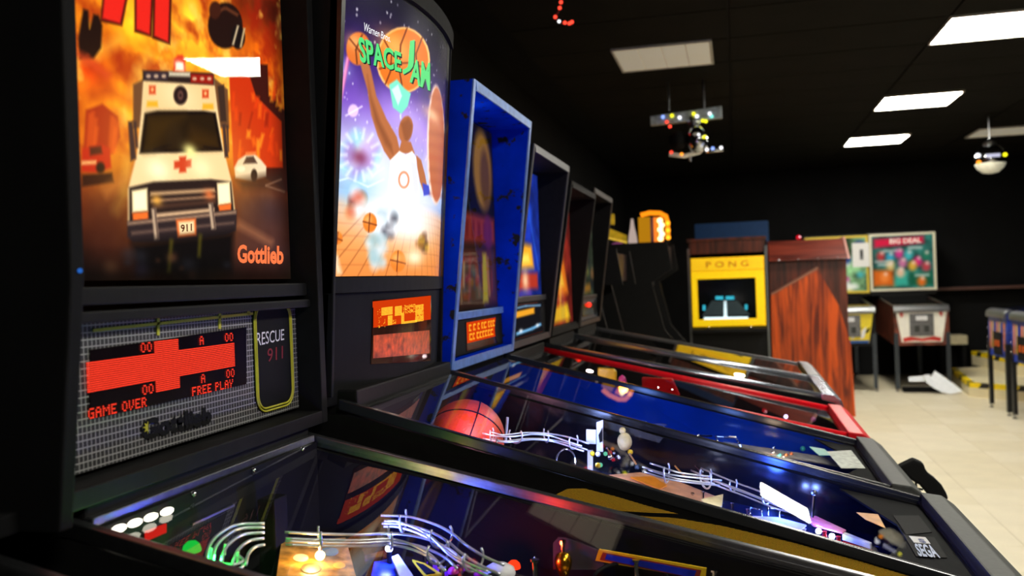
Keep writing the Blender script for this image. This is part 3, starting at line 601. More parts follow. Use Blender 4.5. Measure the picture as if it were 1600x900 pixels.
# ------------------------------------------------------------------ machine 2: curved bright translite
def pf2(a):
    a.fill((10, 22, 74)); n = a.noise(.08, .3, 8); a.c *= np.clip(1+n*2, .2, 2)[..., None]
    for _ in range(70): a.oval(random.uniform(-.65, .3), random.uniform(-.26, .26), .002, .002, (150, 180, 255), .9)
    a.blob(.16, -.05, .16, (20, 70, 200), .8); a.blob(-.1, -.12, .12, (200, 120, 70), .6); a.blob(-.3, .05, .12, (30, 40, 120), .6)
    for _ in range(16): a.oval(random.uniform(-.5, .05), random.uniform(-.24, .2), random.uniform(.01, .035), random.uniform(.01, .03), random.choice([(200, 110, 50), (60, 60, 170), (230, 200, 150), (120, 50, 130)]), .75)
m2 = Pin('black pinball machine with the brightly lit curved space basketball translite', 1.765, half=.268, zr=1.169, xr=-.655, k=-.272, xf=.365, rail=mat('satin_black_rail', (40, 42, 45), .22, .3, var=.1), pf=pf2, inner=mat('gloss_black_wall', (14, 16, 26), .12, var=.3), depth=.15, cant=.55)
r = m2.root; yc = m2.yc; HH = .308
sx_ = lambda y, z: -.70+.08*(z-1.4)+.04*(1-(y/.305)**2)           # curved, forward-leaning face; y local
def cyl(x, y, off=0.):
    d = ray(x, y); lo, hi = .6, 4.
    g = lambda t: (CAM[0]+d[0]*t)-(sx_(np.clip(CAM[1]+d[1]*t-yc, -.35, .35), CAM[2]+d[2]*t)+off)
    ts_ = np.linspace(lo, hi, 80); v = [g(t) for t in ts_]
    for i in range(79):
        if v[i] > 0 >= v[i+1]: lo, hi = ts_[i], ts_[i+1]; break
    for _ in range(24):
        mid = (lo+hi)/2
        if g(mid) > 0: lo = mid
        else: hi = mid
    p = CAM+d*hi; return np.array([p[0], p[1]-yc, p[2]])
A2 = Art(-.298, .298, 1.404, 1.948, .0019, lambda x, y: tuple(cyl(x, y)[1:])); a = A2
stops = [(1.404, (225, 132, 62)), (1.47, (232, 150, 78)), (1.535, (222, 160, 108)), (1.556, (120, 150, 205)), (1.60, (165, 190, 238)), (1.65, (190, 180, 240)), (1.72, (112, 70, 182)), (1.80, (58, 34, 112)), (1.88, (26, 16, 52)), (1.95, (12, 10, 24))]
for c in range(3): a.c[..., c] = np.interp(a.T, [s[0] for s in stops], [s[1][c] for s in stops])/255
n = a.noise(.1, .25, 11)[..., None]; a.c *= np.clip(1+n*(a.T > 1.56)[..., None], .6, 1.5)
a_map = a.map; a.map = lambda x, y: (x, y)
for i in range(-7, 9): a.line([(i*.05-.02, 1.404), (i*.026+.01, 1.545)], .0022, (150, 78, 34), .8)
for z in (1.425, 1.452, 1.478, 1.5, 1.518, 1.532): a.line([(-.3, z), (.3, z)], .0016, (170, 92, 44), .5)
for _ in range(150): z = random.uniform(1.62, 1.945); q = random.uniform(.0008, .0026); a.oval(random.uniform(-.29, .29), z, q, q, (255, 250, 255), random.uniform(.5, 1), n=8)
a.map = a_map
a.blob(528, 105, 18, (150, 170, 220), .8); a.line([(549, 66), (521, 205)], 4, (245, 80, 140), .9, 2.5); a.line([(543, 90), (527, 190)], 2, (255, 190, 220), .8, 2)
a.blob(640, 190, 36, (215, 190, 250), .7); a.blob(590, 260, 50, (225, 230, 250), .7); a.blob(650, 320, 40, (245, 240, 250), .7); a.blob(560, 300, 30, (120, 190, 220), .6)
# ringed planet, lightning, big orange ball behind the title
a.oval(552, 173, 8, 10, (225, 190, 230)); a.line([(540, 181), (566, 166)], 2, (250, 235, 250), .9)
for pts in ([(515, 265), (530, 258), (545, 268), (560, 262)], [(520, 285), (545, 278), (575, 292), (600, 280)], [(600, 262), (585, 272)]): a.line(pts, 1.6, (235, 250, 255), .9)
a.oval(630, 94, 42, 52, (255, 190, 110), 1); a.oval(630, 94, 39, 49, (228, 112, 32)); a.blob(618, 74, 22, (255, 176, 90), .8)
a.line([(592, 108), (612, 100), (640, 98), (668, 108)], 2.4, (110, 46, 16)); a.line([(636, 44), (626, 70), (624, 110), (630, 145)], 2.4, (110, 46, 16)); a.line([(600, 62), (612, 84), (610, 112), (602, 132)], 2.2, (110, 46, 16)); a.line([(660, 58), (650, 84), (652, 116), (658, 132)], 2.2, (110, 46, 16))
a.oval(560, 76, 19, 26, (214, 110, 44)); a.blob(555, 66, 12, (250, 170, 100), .8); a.line([(546, 60), (562, 80), (577, 90)], 2, (90, 40, 18)); a.line([(566, 54), (556, 78), (558, 100)], 2, (90, 40, 18))
a.poly([(608, 132), (620, 124), (632, 138), (642, 146), (637, 166), (627, 178), (614, 168)], (120, 222, 192)); a.poly([(612, 140), (622, 132), (628, 150), (622, 165)], (205, 250, 235)); a.line([(626, 178), (626, 186)], 2, (210, 230, 240))
# generic player in white, reaching up
SK, SKD = (176, 104, 62), (122, 66, 38)
a.poly([(562, 96), (576, 97), (580, 112), (588, 150), (604, 186), (620, 214), (626, 240), (612, 254), (600, 236), (590, 212), (580, 180), (574, 140), (566, 112)], SK); a.poly([(574, 118), (580, 150), (594, 190), (612, 226), (614, 240), (602, 226), (586, 190), (578, 155)], SKD, .6, 3)
a.oval(634, 202, 11, 21, SK, rot=8); a.poly([(626, 192), (638, 184), (645, 196), (642, 214), (634, 226), (630, 210)], SKD, .55, 3); a.poly([(628, 218), (642, 222), (648, 240), (622, 240)], SK)
a.poly([(610, 250), (624, 236), (634, 242), (644, 236), (652, 250), (656, 300), (652, 340), (610, 342), (606, 300)], (250, 250, 252)); a.poly([(640, 246), (652, 252), (655, 300), (648, 330)], (205, 205, 235), .7, 4); a.oval(631, 281, 9, 14, (235, 110, 60), .8); a.oval(631, 281, 6, 10, (250, 245, 250))
a.poly([(650, 242), (658, 250), (664, 272), (668, 294), (662, 302), (656, 284), (652, 262)], SK); a.poly([(660, 286), (670, 290), (672, 304), (662, 306)], (60, 70, 190))
# tall bronze planet on the right, with a pale rim
a.oval(681, 226, 14, 94, (250, 215, 190), .9, 3); a.oval(682, 226, 12, 90, (190, 104, 66), 1, 2)
for k in range(9): a.line([(671, 150+k*19), (693, 156+k*19)], 4, (160+12*(k % 3), 84, 52), .6, 4)
a.blob(676, 180, 10, (246, 190, 150), .8)
# nebula bursts, clouds and stray balls fill the lower part
def puff(cx, cy, R_, cols, seed, k=16):
    g_ = random.Random(seed)
    for i in range(k):
        q_ = g_.uniform(0, 6.28); d_ = R_*math.sqrt(g_.random()); rr = R_*g_.uniform(.22, .5)
        a.oval(cx+d_*math.cos(q_), cy+d_*1.25*math.sin(q_), rr, rr*1.25, g_.choice(cols), .75, 5)
puff(560, 240, 26, [(120, 200, 215), (200, 170, 235), (235, 240, 250), (150, 215, 225), (176, 140, 214)], 1, 20); a.blob(562, 246, 13, (120, 40, 70), .8)
for i in range(14): q = i*.449; a.line([(562+20*math.cos(q), 242+26*math.sin(q)), (562+33*math.cos(q), 242+42*math.sin(q))], 2.5, (240, 246, 252), .8, 2.5)
puff(556, 318, 15, [(60, 150, 100), (225, 140, 60), (30, 22, 30), (200, 70, 44), (240, 240, 246)], 2, 16)
a.blob(640, 350, 34, (255, 252, 250), .9); a.blob(605, 330, 26, (250, 250, 255), .8)
puff(598, 345, 20, [(250, 250, 253), (214, 222, 232), (176, 198, 208), (246, 246, 250)], 3, 26); puff(608, 352, 12, [(34, 30, 38), (60, 56, 66), (240, 240, 245)], 4, 9)
puff(590, 392, 18, [(150, 184, 190), (228, 232, 236), (250, 250, 252), (196, 210, 214)], 5, 18)
for cx_, cy_, r_ in ((578, 348, 11), (622, 408, 12), (528, 372, 7)):
    a.oval(cx_, cy_, r_, r_*1.4, (232, 122, 40)); a.blob(cx_-3, cy_-5, r_*.6, (255, 186, 110), .7); a.line([(cx_-r_, cy_-2), (cx_+r_, cy_+4)], 1.4, (84, 36, 18)); a.line([(cx_, cy_-r_*1.35), (cx_-2, cy_+r_*1.35)], 1.4, (84, 36, 18))
puff(661, 380, 10, [(150, 90, 40), (236, 186, 60), (70, 44, 30), (250, 226, 170)], 6, 14); a.blob(648, 402, 12, (255, 238, 200), .9)
a.line([(516, 388), (524, 405), (530, 427)], 6, (255, 240, 220), .85, 4)
CURF = lambda S, T, off=0.: np.stack([sx_(S, T)+off, S, T], -1)
tl = a.mesh('translite', CURF, printed('lit_space_print', 1.4), r)
def cq(pts, off=.0016): return lambda u, v: tuple(cyl(*bil(pts, u, v), off))
GREEN = glow('green_title', (84, 214, 120), 1.25); DKG = glow('dark_title_shadow', (14, 60, 46), .6)
for nm, dxy, mm, of in (('title_shadow', (1.5, 2.0), DKG, .0012), ('title_lettering', (0, 0), GREEN, .002)):
    T_ = lambda pts: [(x+dxy[0], y+dxy[1]) for x, y in pts]
    bo = .05 if nm == 'title_shadow' else .03
    lettering(nm, 'SPACE', mm, tl, cq(T_([(563, 97), (627, 113), (627, 82), (559, 56)]), of), bo)
    lettering(nm, 'J', mm, tl, cq(T_([(628, 117), (646, 110), (648, 62), (634, 66)]), of), bo)
    lettering(nm, 'AM', mm, tl, cq(T_([(640, 128), (672, 142), (672, 98), (644, 92)]), of), bo)
lab(lettering('studio_lettering', 'Warner Bros.', glow('white_title', (250, 250, 255), 1.2), tl, cq([(568, 48), (610, 66), (611, 56), (569, 35)]), .0), 'small white studio name above the title')
pane = Art(-.3, .3, 1.402, 1.95, .03).mesh('translite_pane', lambda S, T: CURF(S, T, .006), glass('satin_pane', ior=1.08, rough=.28), r)
# head shell: curved front frame
def curveslab(name, z0, z1, m, o0, o1, y0=-HH, y1=HH, n=22):
    mb = MB(); ys = np.linspace(y0, y1, n); v = []
    for y in ys:
        for z in (z0, z1): v += [(sx_(y, z)+o1, y, z), (sx_(y, z)+o0, y, z)]
    f = []
    for i in range(n-1):
        b, c = i*4, i*4+4
        f += [(b, c, c+2, b+2), (b+1, b+3, c+3, c+1), (b, b+1, c+1, c), (b+2, c+2, c+3, b+3)]
    f += [(0, 2, 3, 1), (4*n-4, 4*n-3, 4*n-1, 4*n-2)]
    return mb.add(v, f).build(name, m, r, smooth=False)
hb = MB()
for sg in (-1, 1): hb.prism([(-1.05, 1.19), (-.70, 1.19), (-.655, 1.96), (-1.05, 1.96)], 'y', *sorted((sg*.299, sg*HH)))
hb.box(-1.05, -.70, -.299, .299, 1.94, 1.96); hb.box(-1.05, -1.03, -.299, .299, 1.19, 1.94); hb.box(-1.03, -.72, -.299, .299, 1.19, 1.21)
hb.build('backbox', BLACK, r, bevel=.002)
curveslab('head_top_cap', 1.95, 1.985, BLACK, -.36, .014)
curveslab('translite_frame', 1.374, 1.402, BLACK, -.012, .01)
for sg in (-1, 1): y0, y1 = sorted((sg*.2985, sg*HH)); curveslab('frame_stile', 1.402, 1.95, mat('satin_black', (34, 35, 38), .3), -.012, .01, y0, y1, 3)
spk = curveslab('speaker_panel', 1.172, 1.373, MATT, -.02, .004)
def patch(name, quad, off, m, parent, nu=14):
    mb = MB(); v = []
    for k in range(nu+1):
        for b_ in (0, 1): p_ = cyl(*bil(quad, k/nu, b_), off); v += [p_, p_-(.003, 0, 0)]
    f = []
    for k in range(nu): c = k*4; d = c+4; f += [(c, d, d+2, c+2), (c+1, c+3, d+3, d+1), (c, c+1, d+1, d), (c+2, d+2, d+3, c+3)]
    return mb.add(v, f+[(0, 2, 3, 1), (nu*4, nu*4+1, nu*4+3, nu*4+2)]).build(name, m, parent)
patch('display_window', [(580, 569), (673, 564), (674, 462), (584, 469)], .0056, mat('smoked_acrylic_brown', (50, 22, 14), .1, var=.3, scale=20), spk)
patch('display_glow', [(584, 512), (673, 499), (673, 462), (584, 471)], .0062, glow('orange_screen', (236, 66, 12), .8), spk)
dw = [(584, 515), (673, 500), (673, 458), (584, 470)]; mb = MB()
DC = np.array([[cyl(*bil(dw, i/32, j/8), .0068) for i in range(33)] for j in range(9)])
def dcur(x, y):
    u = (x-584)/89; yb_, yt_ = 515-15*u, 470-12*u; x, y = np.clip(u, 0, 1)*32, np.clip((yb_-y)/(yb_-yt_), 0, 1)*8; i, j = min(int(x), 31), min(int(y), 7); x -= i; y -= j
    return (DC[j, i]*(1-x)+DC[j, i+1]*x)*(1-y)+(DC[j+1, i]*(1-x)+DC[j+1, i+1]*x)*y
g = random.Random(3)
def dotblock(x0, x1, y0, y1, fill=1.):
    "lit dots; the block is level on the panel, so its rows climb to the right in the picture"
    y = y0
    while y < y1:
        x = x0
        while x < x1:
            if g.random() < fill:
                yy = y-(x-x0)*.13; mb.add([dcur(x, yy+.85), dcur(x+.8, yy+.75), dcur(x+.8, yy), dcur(x, yy+.1)], [(0, 1, 2, 3)])
            x += .92
        y += 1.25
for b_ in ((596, 613, 481, 493.5), (606, 613, 493.5, 508), (614, 618, 500, 506, .5), (617, 628, 479, 494), (627, 631, 489, 506), (631, 651, 502.5, 505.5), (649, 661, 477, 503, .9), (630, 650, 477, 490, .4), (590, 602, 484, 512, .08)): dotblock(*b_)
mb.build('dot_matrix_display', glow('yellow_dots', (255, 196, 50), 1.6), spk)
patch('display_card', [(583, 560), (671, 552), (671, 516), (584, 524)], .0062, mat('orange_card', (190, 80, 34), .3, var=.6, scale=60), spk)
# cabinet side art: halftone flame bands on the side facing the nearest machine
HT = dots('amber_halftone', (255, 200, 50), (44, 30, 8), 1500, -.05, 'xz'); sy_ = -m2.ho-.0004
sdp = lambda x, y: (lambda p: (p[0], sy_, p[2]))(at(x, y, Y=yc+sy_))
for nm, pts in (('side_art_band', [(862, 776), (886, 764), (912, 763), (960, 775), (1010, 790), (1060, 803), (1000, 800), (930, 797), (905, 800), (930, 806), (1000, 806), (1060, 810), (1130, 822), (1240, 848), (1340, 876), (1440, 906), (1440, 960), (1240, 920), (1060, 870), (880, 800)]),): MB().slab([sdp(*p) for p in pts], (0, -.0004, 0)).build(nm, HT, r)
# basketball half sunk behind the glass
bc = np.array([-.572, 1.835-yc, 1.052]); br = .083
BSK = mat('orange_basketball', (206, 74, 40), .42, var=.15, scale=300, bump=.5)
bb = MB().ball(bc, br, 40).build('basketball', BSK, r, smooth=True)
for ax in range(3):
    ring = []
    for k in range(40):
        q = 2*math.pi*k/40; v = [0, 0, 0]; v[(ax+1) % 3] = math.cos(q); v[(ax+2) % 3] = math.sin(q)
        R_ = Matrix.Rotation(.6, 3, 'X') @ Matrix.Rotation(.5, 3, 'Y'); v = R_ @ Vector(v); ring.append(tuple(bc+np.array(v)*(br+.0002)))
    MB().tube(ring, .0016, 6, True).build('seam', MATT, bb, smooth=True)
MB().tube([m2.pt(x, y, 1.93) for x, y in ((793, 652), (790, 690))], .003, 8).build('post', WHITEP, r)
wire_ramp(m2, [m2.on(x, y, .075) for x, y in ((755, 684), (790, 690), (830, 686), (870, 690), (915, 704))], gap=.016, r=.0019, rings=4, drop=.012, ringr=.017)
MB().tube([m2.on(884+15*math.cos(q), 722-20*math.sin(q), .075) for q in np.linspace(-.3, 3.4, 14)], .002, 6).build('wire_hoop', CHROME, r, smooth=True)
MB().tube([m2.on(762+14*math.cos(q), 690-16*math.sin(q), .08) for q in np.linspace(-.2, 3.3, 14)], .002, 6).build('wire_hoop', CHROME, r, smooth=True)
# white ramp bracket and clutter
wb = MB().slab([m2.pt(x, y, 1.93) for x, y in ((932, 705), (932, 660), (942, 656), (942, 706))], (0, .004, 0)).build('bracket', WHITEP, r)
MB().slab([m2.pt(x, y, 1.925) for x, y in ((916, 693), (916, 671), (931, 672), (931, 694))], (0, .004, 0)).build('bracket_plate', WHITEP, wb)
MB().slab([m2.pt(x, y, 1.922) for x, y in ((937, 692), (935, 680), (941, 668), (941, 690))], (0, .002, 0)).build('bracket_print', MATT, wb)
MB().slab([m2.pt(x, y, 1.926) for x, y in ((918, 735), (918, 704), (926, 704), (926, 736))], (0, .006, 0)).build('ramp_leg', WHITEP, r)
MB().slab([m2.pt(x, y, 1.96) for x, y in ((942, 668), (942, 656), (1036, 684), (1030, 692))], (0, .002, 0)).build('clear_ramp_cover', CLEAR, r)
CRM = mat('cream_toy', (225, 205, 140), .4, var=.2, scale=60)
tp = m2.pt(976, 690, 1.95); MB().ball(tp, .016, 16, sz=1.25).build('toy_figure', CRM, r, smooth=True); MB().ball(tp+(-.004, 0, .024), .0075, 12).build('toy_head', CRM, r, smooth=True); MB().ball(tp+(.012, -.004, -.022), .006, 10).build('yellow_knob', YELP, r, smooth=True)
g = random.Random(5)
for i in range(11):
    p = m2.on(925+g.uniform(0, 45), 705+g.uniform(0, 26)*(.5+.5*i/11), .062+g.uniform(0, .015)); MB().ball(p, g.uniform(.003, .006), 8).build('jewel_lamp', [CHROME, REDP, WHITEP, glow('teal_lens', (120, 230, 190), 1.0), YELP][i % 5], r, smooth=True)
for dx in (0, 9): MB().tube([m2.on(948+dx*4, 700+dx, .095), m2.on(958+dx*4, 716+dx, .07)], .002, 6).build('gate_wire', CHROME, r)
plate(m2, ((950, 742), (1000, 738), (1060, 752), (1120, 776), (1110, 800), (1030, 770)), .035, mat('skin_print_plastic', (222, 160, 120), .3, var=.25, scale=30)); plate(m2, ((985, 745), (1020, 744), (1042, 758), (1030, 764)), .04, mat('orange_print', (220, 130, 30), .3), 'orange_plastic')
MB().slab([m2.on(x, y, .05) for x, y in ((1095, 780), (1130, 772), (1128, 790), (1110, 796))], (0, 0, -.003)).build('plastic', CRM, r)
wire_ramp(m2, [m2.on(x, y, .075) for x, y in ((1010, 736), (1050, 748), (1090, 754), (1120, 757))], gap=.02, r=.002, rings=2, drop=.012, ringr=.022)
wire_ramp(m2, [m2.on(x, y, .06) for x, y in ((1088, 742), (1130, 760), (1170, 775), (1215, 793), (1240, 800))], gap=.016, r=.002, rings=4, drop=.012, ringr=.014)
for x, y in ((1055, 728), (1086, 728)): MB().tube([m2.on(x, y, .085), m2.on(x+17, y+18, .075)], .0022, 6).build('gate_wire', CHROME, r)
for x, y, hh in ((1098, 768, .05), (1144, 786, .05), (1168, 795, .05), (1120, 780, .045), (1082, 770, .04)):
    p = m2.on(x, y, hh); m2.post(p, r=.003)
for x in (1172, 1200):
    P4 = [m2.on(x, 808, .03), m2.on(x, 793, .042), m2.on(x+18, 797, .042), m2.on(x+18, 812, .03)]; MB().tube(P4, .0018, 6).build('wire_gate', CHROME, r, smooth=True)
# lower playfield: lit plastics, posts, slingshot, flipper
LAV = mat('lavender_plastic', (190, 180, 240), .3, var=.25, scale=40)
plate(m2, ((1176, 806), (1215, 808), (1260, 820), (1250, 828), (1190, 816)), .035, LAV, 'slingshot_plastic')
plate(m2, ((1258, 806), (1275, 806), (1322, 828), (1316, 832), (1270, 820)), .035, mat('pink_print', (214, 110, 140), .3, var=.3, scale=50), 'slingshot_plastic')
for x, y in ((1234, 822), (1256, 826), (1288, 830), (1310, 838)): MB().lathe([(.005, -.03), (.0035, -.02), (.005, -.01), (.0035, -.004), (.005, 0)], m2.on(x, y, .032), seg=10).build('rubber_post', REDP if x != 1256 else WHITEP, r)
for x, y in ((1279, 830), (1300, 838)):
    p = m2.on(x, y, .024); MB().ball(p, .006, 12).build('bulb', glow('cold_bulb', (235, 240, 255), 9), r, smooth=True); lamp('playfield_light', p+(0, -.003, .012), (120, 150, 255), .35, r, .006)
p0, p1 = m2.on(1318, 842, .02), m2.on(1362, 858, .018)
fl = MB(); n_ = np.cross(p1-p0, (0, 0, 1)); n_ /= np.linalg.norm(n_); fl.slab([p0-n_*.010, p0+n_*.010, p1+n_*.005, p1-n_*.005], (0, 0, .012)); fl.build('flipper', WHITEP, r, bevel=.002)
fl = MB(); fl.slab([p0-n_*.012-(0, 0, .002), p0+n_*.012-(0, 0, .002), p1+n_*.007-(0, 0, .002), p1-n_*.007-(0, 0, .002)], (0, 0, -.008)); fl.build('flipper_rubber', REDP, r, bevel=.002)
MB().tube([m2.pt(1269, 808, 1.86), m2.pt(1272, 772, 1.86)], .003, 8).build('post', CHROME, r); MB().ball(m2.pt(1272, 770, 1.86), .006, 10).build('post_cap', STEEL, r, smooth=True)
lamp('playfield_light', (.08, 1.86-yc, m2.z(.08, .075)), (60, 100, 255), 3.0, r, .02); lamp('playfield_light', (-.33, 1.80-yc, m2.z(-.33, .10)), (150, 175, 255), 2.6, r, .02); lamp('playfield_light', (-.05, 1.70-yc, m2.z(-.05, .085)), (190, 205, 255), 1.2, r, .02); lamp('playfield_light', (-.5, 1.70-yc, m2.z(-.5, .12)), (255, 170, 190), 1.0, r, .02)
# apron with cards
AH = .086
def apron(p, m, x0=.20, notch=.05):
    return MB().slab([(x, y, p.z(x, AH)) for x, y in ((x0, -p.half+.004), (x0+.08, -notch), (x0+.08, notch), (x0, p.half-.004), (p.xf-.004, p.half-.004), (p.xf-.004, -p.half+.004))], (0, 0, -.004)).build('apron', m, p.root)
ap = apron(m2, mat('apron_black', (17, 18, 20), .75, spec=.1))
fr_ = lambda pts, m, n, h=AH+.0006: MB().slab([m2.on(x, y, h) for x, y in pts], (0, 0, .0008)).build(n, m, ap)
fr_(((1338, 801), (1372, 804), (1384, 826), (1352, 812)), mat('orange_card2', (224, 150, 50), .4, var=.25, scale=30), 'apron_sticker')
MB().slab([m2.pt(x, y, yc+m2.half-.004) for x, y in ((1380, 785), (1434, 791), (1442, 800), (1381, 795))], (0, .002, 0)).build('wall_sticker', mat('blue_card', (30, 80, 210), .3, var=.6, scale=60), r)
fr_(((1396, 806), (1436, 806), (1456, 832), (1416, 836)), mat('black_card', (11, 12, 13), .6, spec=.1), 'apron_card', AH+.001)
fr_(((1412, 836), (1460, 840), (1480, 872), (1432, 870)), mat('black_card', (11, 12, 13), .6, spec=.1), 'apron_card', AH+.001)
fr_(((1420, 838), (1446, 840), (1454, 850), (1428, 848)), WHITEP, 'card_panel', AH+.0022)
lettering('card_lettering', 'SEGA', mat('blue_white_letter', (190, 205, 240), .4), ap, lambda u, v: tuple(bil([m2.on(x, y, AH+.0034) for x, y in ((1436, 869), (1470, 872), (1456, 851), (1428, 849))], u, v)), .03)
lettering('card_symbol', 'S', mat('navy_letter', (30, 50, 130), .4), ap, lambda u, v: tuple(bil([m2.on(x, y, AH+.0034) for x, y in ((1437, 847), (1449, 849), (1443, 842), (1433, 841))], u, v)), .06)
MB().lathe([(.006, 0), (.006, .02), (.013, .022), (.015, .034), (.010, .042), (.002, .043)], (m2.xf+.086, -.18, .84), 'x', 14).build('launch_button', mat('orange_red_knob', (214, 52, 24), .3), r, smooth=True)

# ------------------------------------------------------------------ hooded heads (machines 3 to 6)
def hood(p, half, zb, zt, xb, xt, m, edge, art, emit, zg, recess=.03, panel=None, name=''):
    r = p.root
    for sg in (-1, 1):
        y0, y1 = sorted((sg*(half-.02), sg*half))
        o = MB().prism([(-1.05, zb), (xb, zb), (xt, zt), (-1.05, zt)], 'y', y0, y1).build('head_side', m, r)
        MB().prism([(xb, zb), (xb+.004, zb), (xt+.004, zt), (xt, zt)], 'y', y0, y1).build('edge_strip', edge, o)
    t = B('head_top', m, r, -1.05, xt, -half+.0201, half-.0201, zt-.022, zt)
    B('edge_strip', edge, t, xt, xt+.004, -half+.0201, half-.0201, zt-.024, zt)
    B('head_back', MATT, r, -1.05, -1.03, -half+.0201, half-.0201, zb, zt-.023)
    sl = B('head_sill', m, r, -1.03, xb, -half+.0201, half-.0201, zb, zb+.022); B('edge_strip', edge, sl, xb, xb+.004, -half+.0201, half-.0201, zb, zb+.022)
    a = Art(0, 1, 0, 1, .008); art(a); xg = xb-recess; h = half-.022
    a.mesh('backglass_art', lambda S, T: np.stack([xg-.006+0*S, -h+2*h*S, zg+(zt-.03-zg)*T], -1), printed('backlit_print_%.2f' % emit if emit else 'unlit_print', emit), r)
    MB().add([(xg, -h, zg), (xg, h, zg), (xg, h, zt-.03), (xg, -h, zt-.03)], [(0, 1, 2, 3)]).build('backglass_pane', GLASS, r)
    B('glass_channel', edge, r, xg-.008, xg+.012, -h, h, zg-.02, zg-.001, bevel=.002)
    return xg, h
# machine 3: blue hood
BLUE = mat('royal_blue_paint', (4, 46, 190), .85, var=.25, scale=9, spec=.0)
def scuffed():
    m = BLUE.copy(); m.name = 'scuffed_blue_paint'; nt = m.node_tree; N = nt.nodes; L = nt.links; b = N['Principled BSDF']; src = b.inputs['Base Color'].links[0].from_socket
    nz = N.new('ShaderNodeTexNoise'); nz.inputs['Scale'].default_value = 26; nz.inputs['Detail'].default_value = 6; tc = N.new('ShaderNodeTexCoord'); L.new(tc.outputs['Object'], nz.inputs['Vector'])
    rp = N.new('ShaderNodeValToRGB'); rp.color_ramp.elements[0].position = .60; rp.color_ramp.elements[1].position = .64
    L.new(nz.outputs['Fac'], rp.inputs[0]); mx = N.new('ShaderNodeMix'); mx.data_type = 'RGBA'; L.new(rp.outputs[0], mx.inputs[0]); L.new(src, mx.inputs[6]); mx.inputs[7].default_value = (.02, .02, .025, 1); L.new(mx.outputs[2], b.inputs['Base Color']); return m
SBLUE = scuffed(); EDGEB = mat('pale_blue_edge', (92, 132, 196), .35, .3, var=.2, scale=40)
def art3(a):
    a.fill((22, 18, 16)); n = a.noise(.15, .5, 21)[..., None]; a.c *= np.clip(1+n, .3, 2)
    a.oval(.36, .70, .17, .22, (130, 86, 50), 1, 4); a.oval(.36, .68, .11, .17, (176, 122, 74), .8, 5); a.poly([(.16, .70), (.22, .96), (.5, .97), (.56, .7), (.48, .84), (.3, .86)], (28, 20, 16)); a.oval(.80, .76, .17, .22, (196, 140, 48), .9, 4); a.oval(.84, .72, .09, .16, (96, 60, 30), .8, 4)
    a.poly([(.02, .34), (.98, .36), (.98, .50), (.02, .52)], (176, 62, 54), .9, 3)
    for i in range(9): a.poly([(.06+i*.1, .38), (.06+i*.1+random.uniform(.04, .07), .38), (.07+i*.1+.05, .47), (.07+i*.1, .47)], (120, 30, 34), .8, 2)
    a.poly([(.02, .02), (.98, .02), (.98, .33), (.02, .33)], (104, 52, 40), .9, 4)
    for i in range(26): x = random.uniform(.04, .94); a.line([(x, random.uniform(.04, .14)), (x+random.uniform(-.05, .05), random.uniform(.18, .32))], random.uniform(.01, .04), random.choice([(196, 120, 80), (150, 60, 50), (80, 60, 60), (214, 180, 120), (60, 50, 90)]), .8, 2)
    a.poly([(.72, .03), (.82, .03), (.80, .30), (.74, .30)], (206, 190, 40), .9, 2); a.oval(.86, .42, .08, .1, (110, 40, 110), .8, 3)
m3 = Pin('pinball machine with scuffed royal blue hooded head and a gun grip launcher', 2.40, half=.27, zr=1.157, xr=-.69, k=-.256, xf=.315, rail=mat('satin_black_rail', (40, 42, 45), .22, .3, var=.1), inner=mat('gloss_blue_wall', (6, 50, 156), .09, var=.25, scale=6))
xg, h = hood(m3, .316, 1.17, 1.878, -.685, -.60, SBLUE, EDGEB, art3, .55, 1.31)
def low_panel(p, xg, h, z0, z1, m, cells=None, dm=None, d=(.22, .85, .2, .85), inset=None):
    o = B('speaker_panel', m, p.root, xg-.006, xg+.006, -h, h, z0, z1, bevel=.002)
    for y in (-h+.06, h-.06): MB().lathe([(.04, 0), (.04, .003), (.002, .002)], (xg+.006, y, (z0+z1)/2), 'x', 20).build('speaker_grille', MATT, o)
    y0, y1, a0, a1 = -h+2*h*d[0], -h+2*h*d[1], z0+(z1-z0)*d[2], z0+(z1-z0)*d[3]
    wn = B('display_window', inset or mat('smoked_acrylic_brown', (50, 22, 14), .1, var=.3, scale=20), o, xg+.006, xg+.008, y0, y1, a0, a1)
    if cells: dmd(o, xg+.0085, y0+.01, y1-.01, a0+(a1-a0)*.3, a1-.006, cells, dm)
    return o
cells = set(); g = random.Random(9)
for y0 in (2, 18):
    x = 6
    while x < 118:
        w_ = g.choice([8, 10, 12]);
        for u in range(w_):
            for v in range(12):
                if u < 3 or v < 3 or (v > 8 and g.random() < .8): cells.add((x+u, y0+v))
        x += w_+g.choice([3, 3, 9])
lp_ = low_panel(m3, xg, h, 1.195, 1.288, MATT, cells, glow('yellow_dots', (255, 196, 50), 1.6), (.34, .86, .08, .93))
B('display_glow', glow('orange_screen', (236, 66, 12), .8), lp_, xg+.0081, xg+.0083, -h+2*h*.34+.004, -h+2*h*.86-.004, 1.223, 1.279)
lamp('backbox_tube_light', (xg+.05, -.13, 1.80), (255, 240, 215), .12, m3.root, .02)
MB().tube([(xg+.03, -.26, 1.775), (xg+.03, -.15, 1.775)], .008, 10).build('backbox_tube', glow('warm_tube', (255, 236, 205), 4), m3.root, smooth=True)
p = m3
for pts in (((1084, 690), (1090, 681), (1112, 681)), ((1118, 682), (1150, 684), (1158, 698)), ((1120, 694), (1120, 683))): MB().tube([m3.on(x, y, .075) for x, y in pts], .0028, 6).build('wire_gate', CHROME, p.root, smooth=True)
g = random.Random(12)
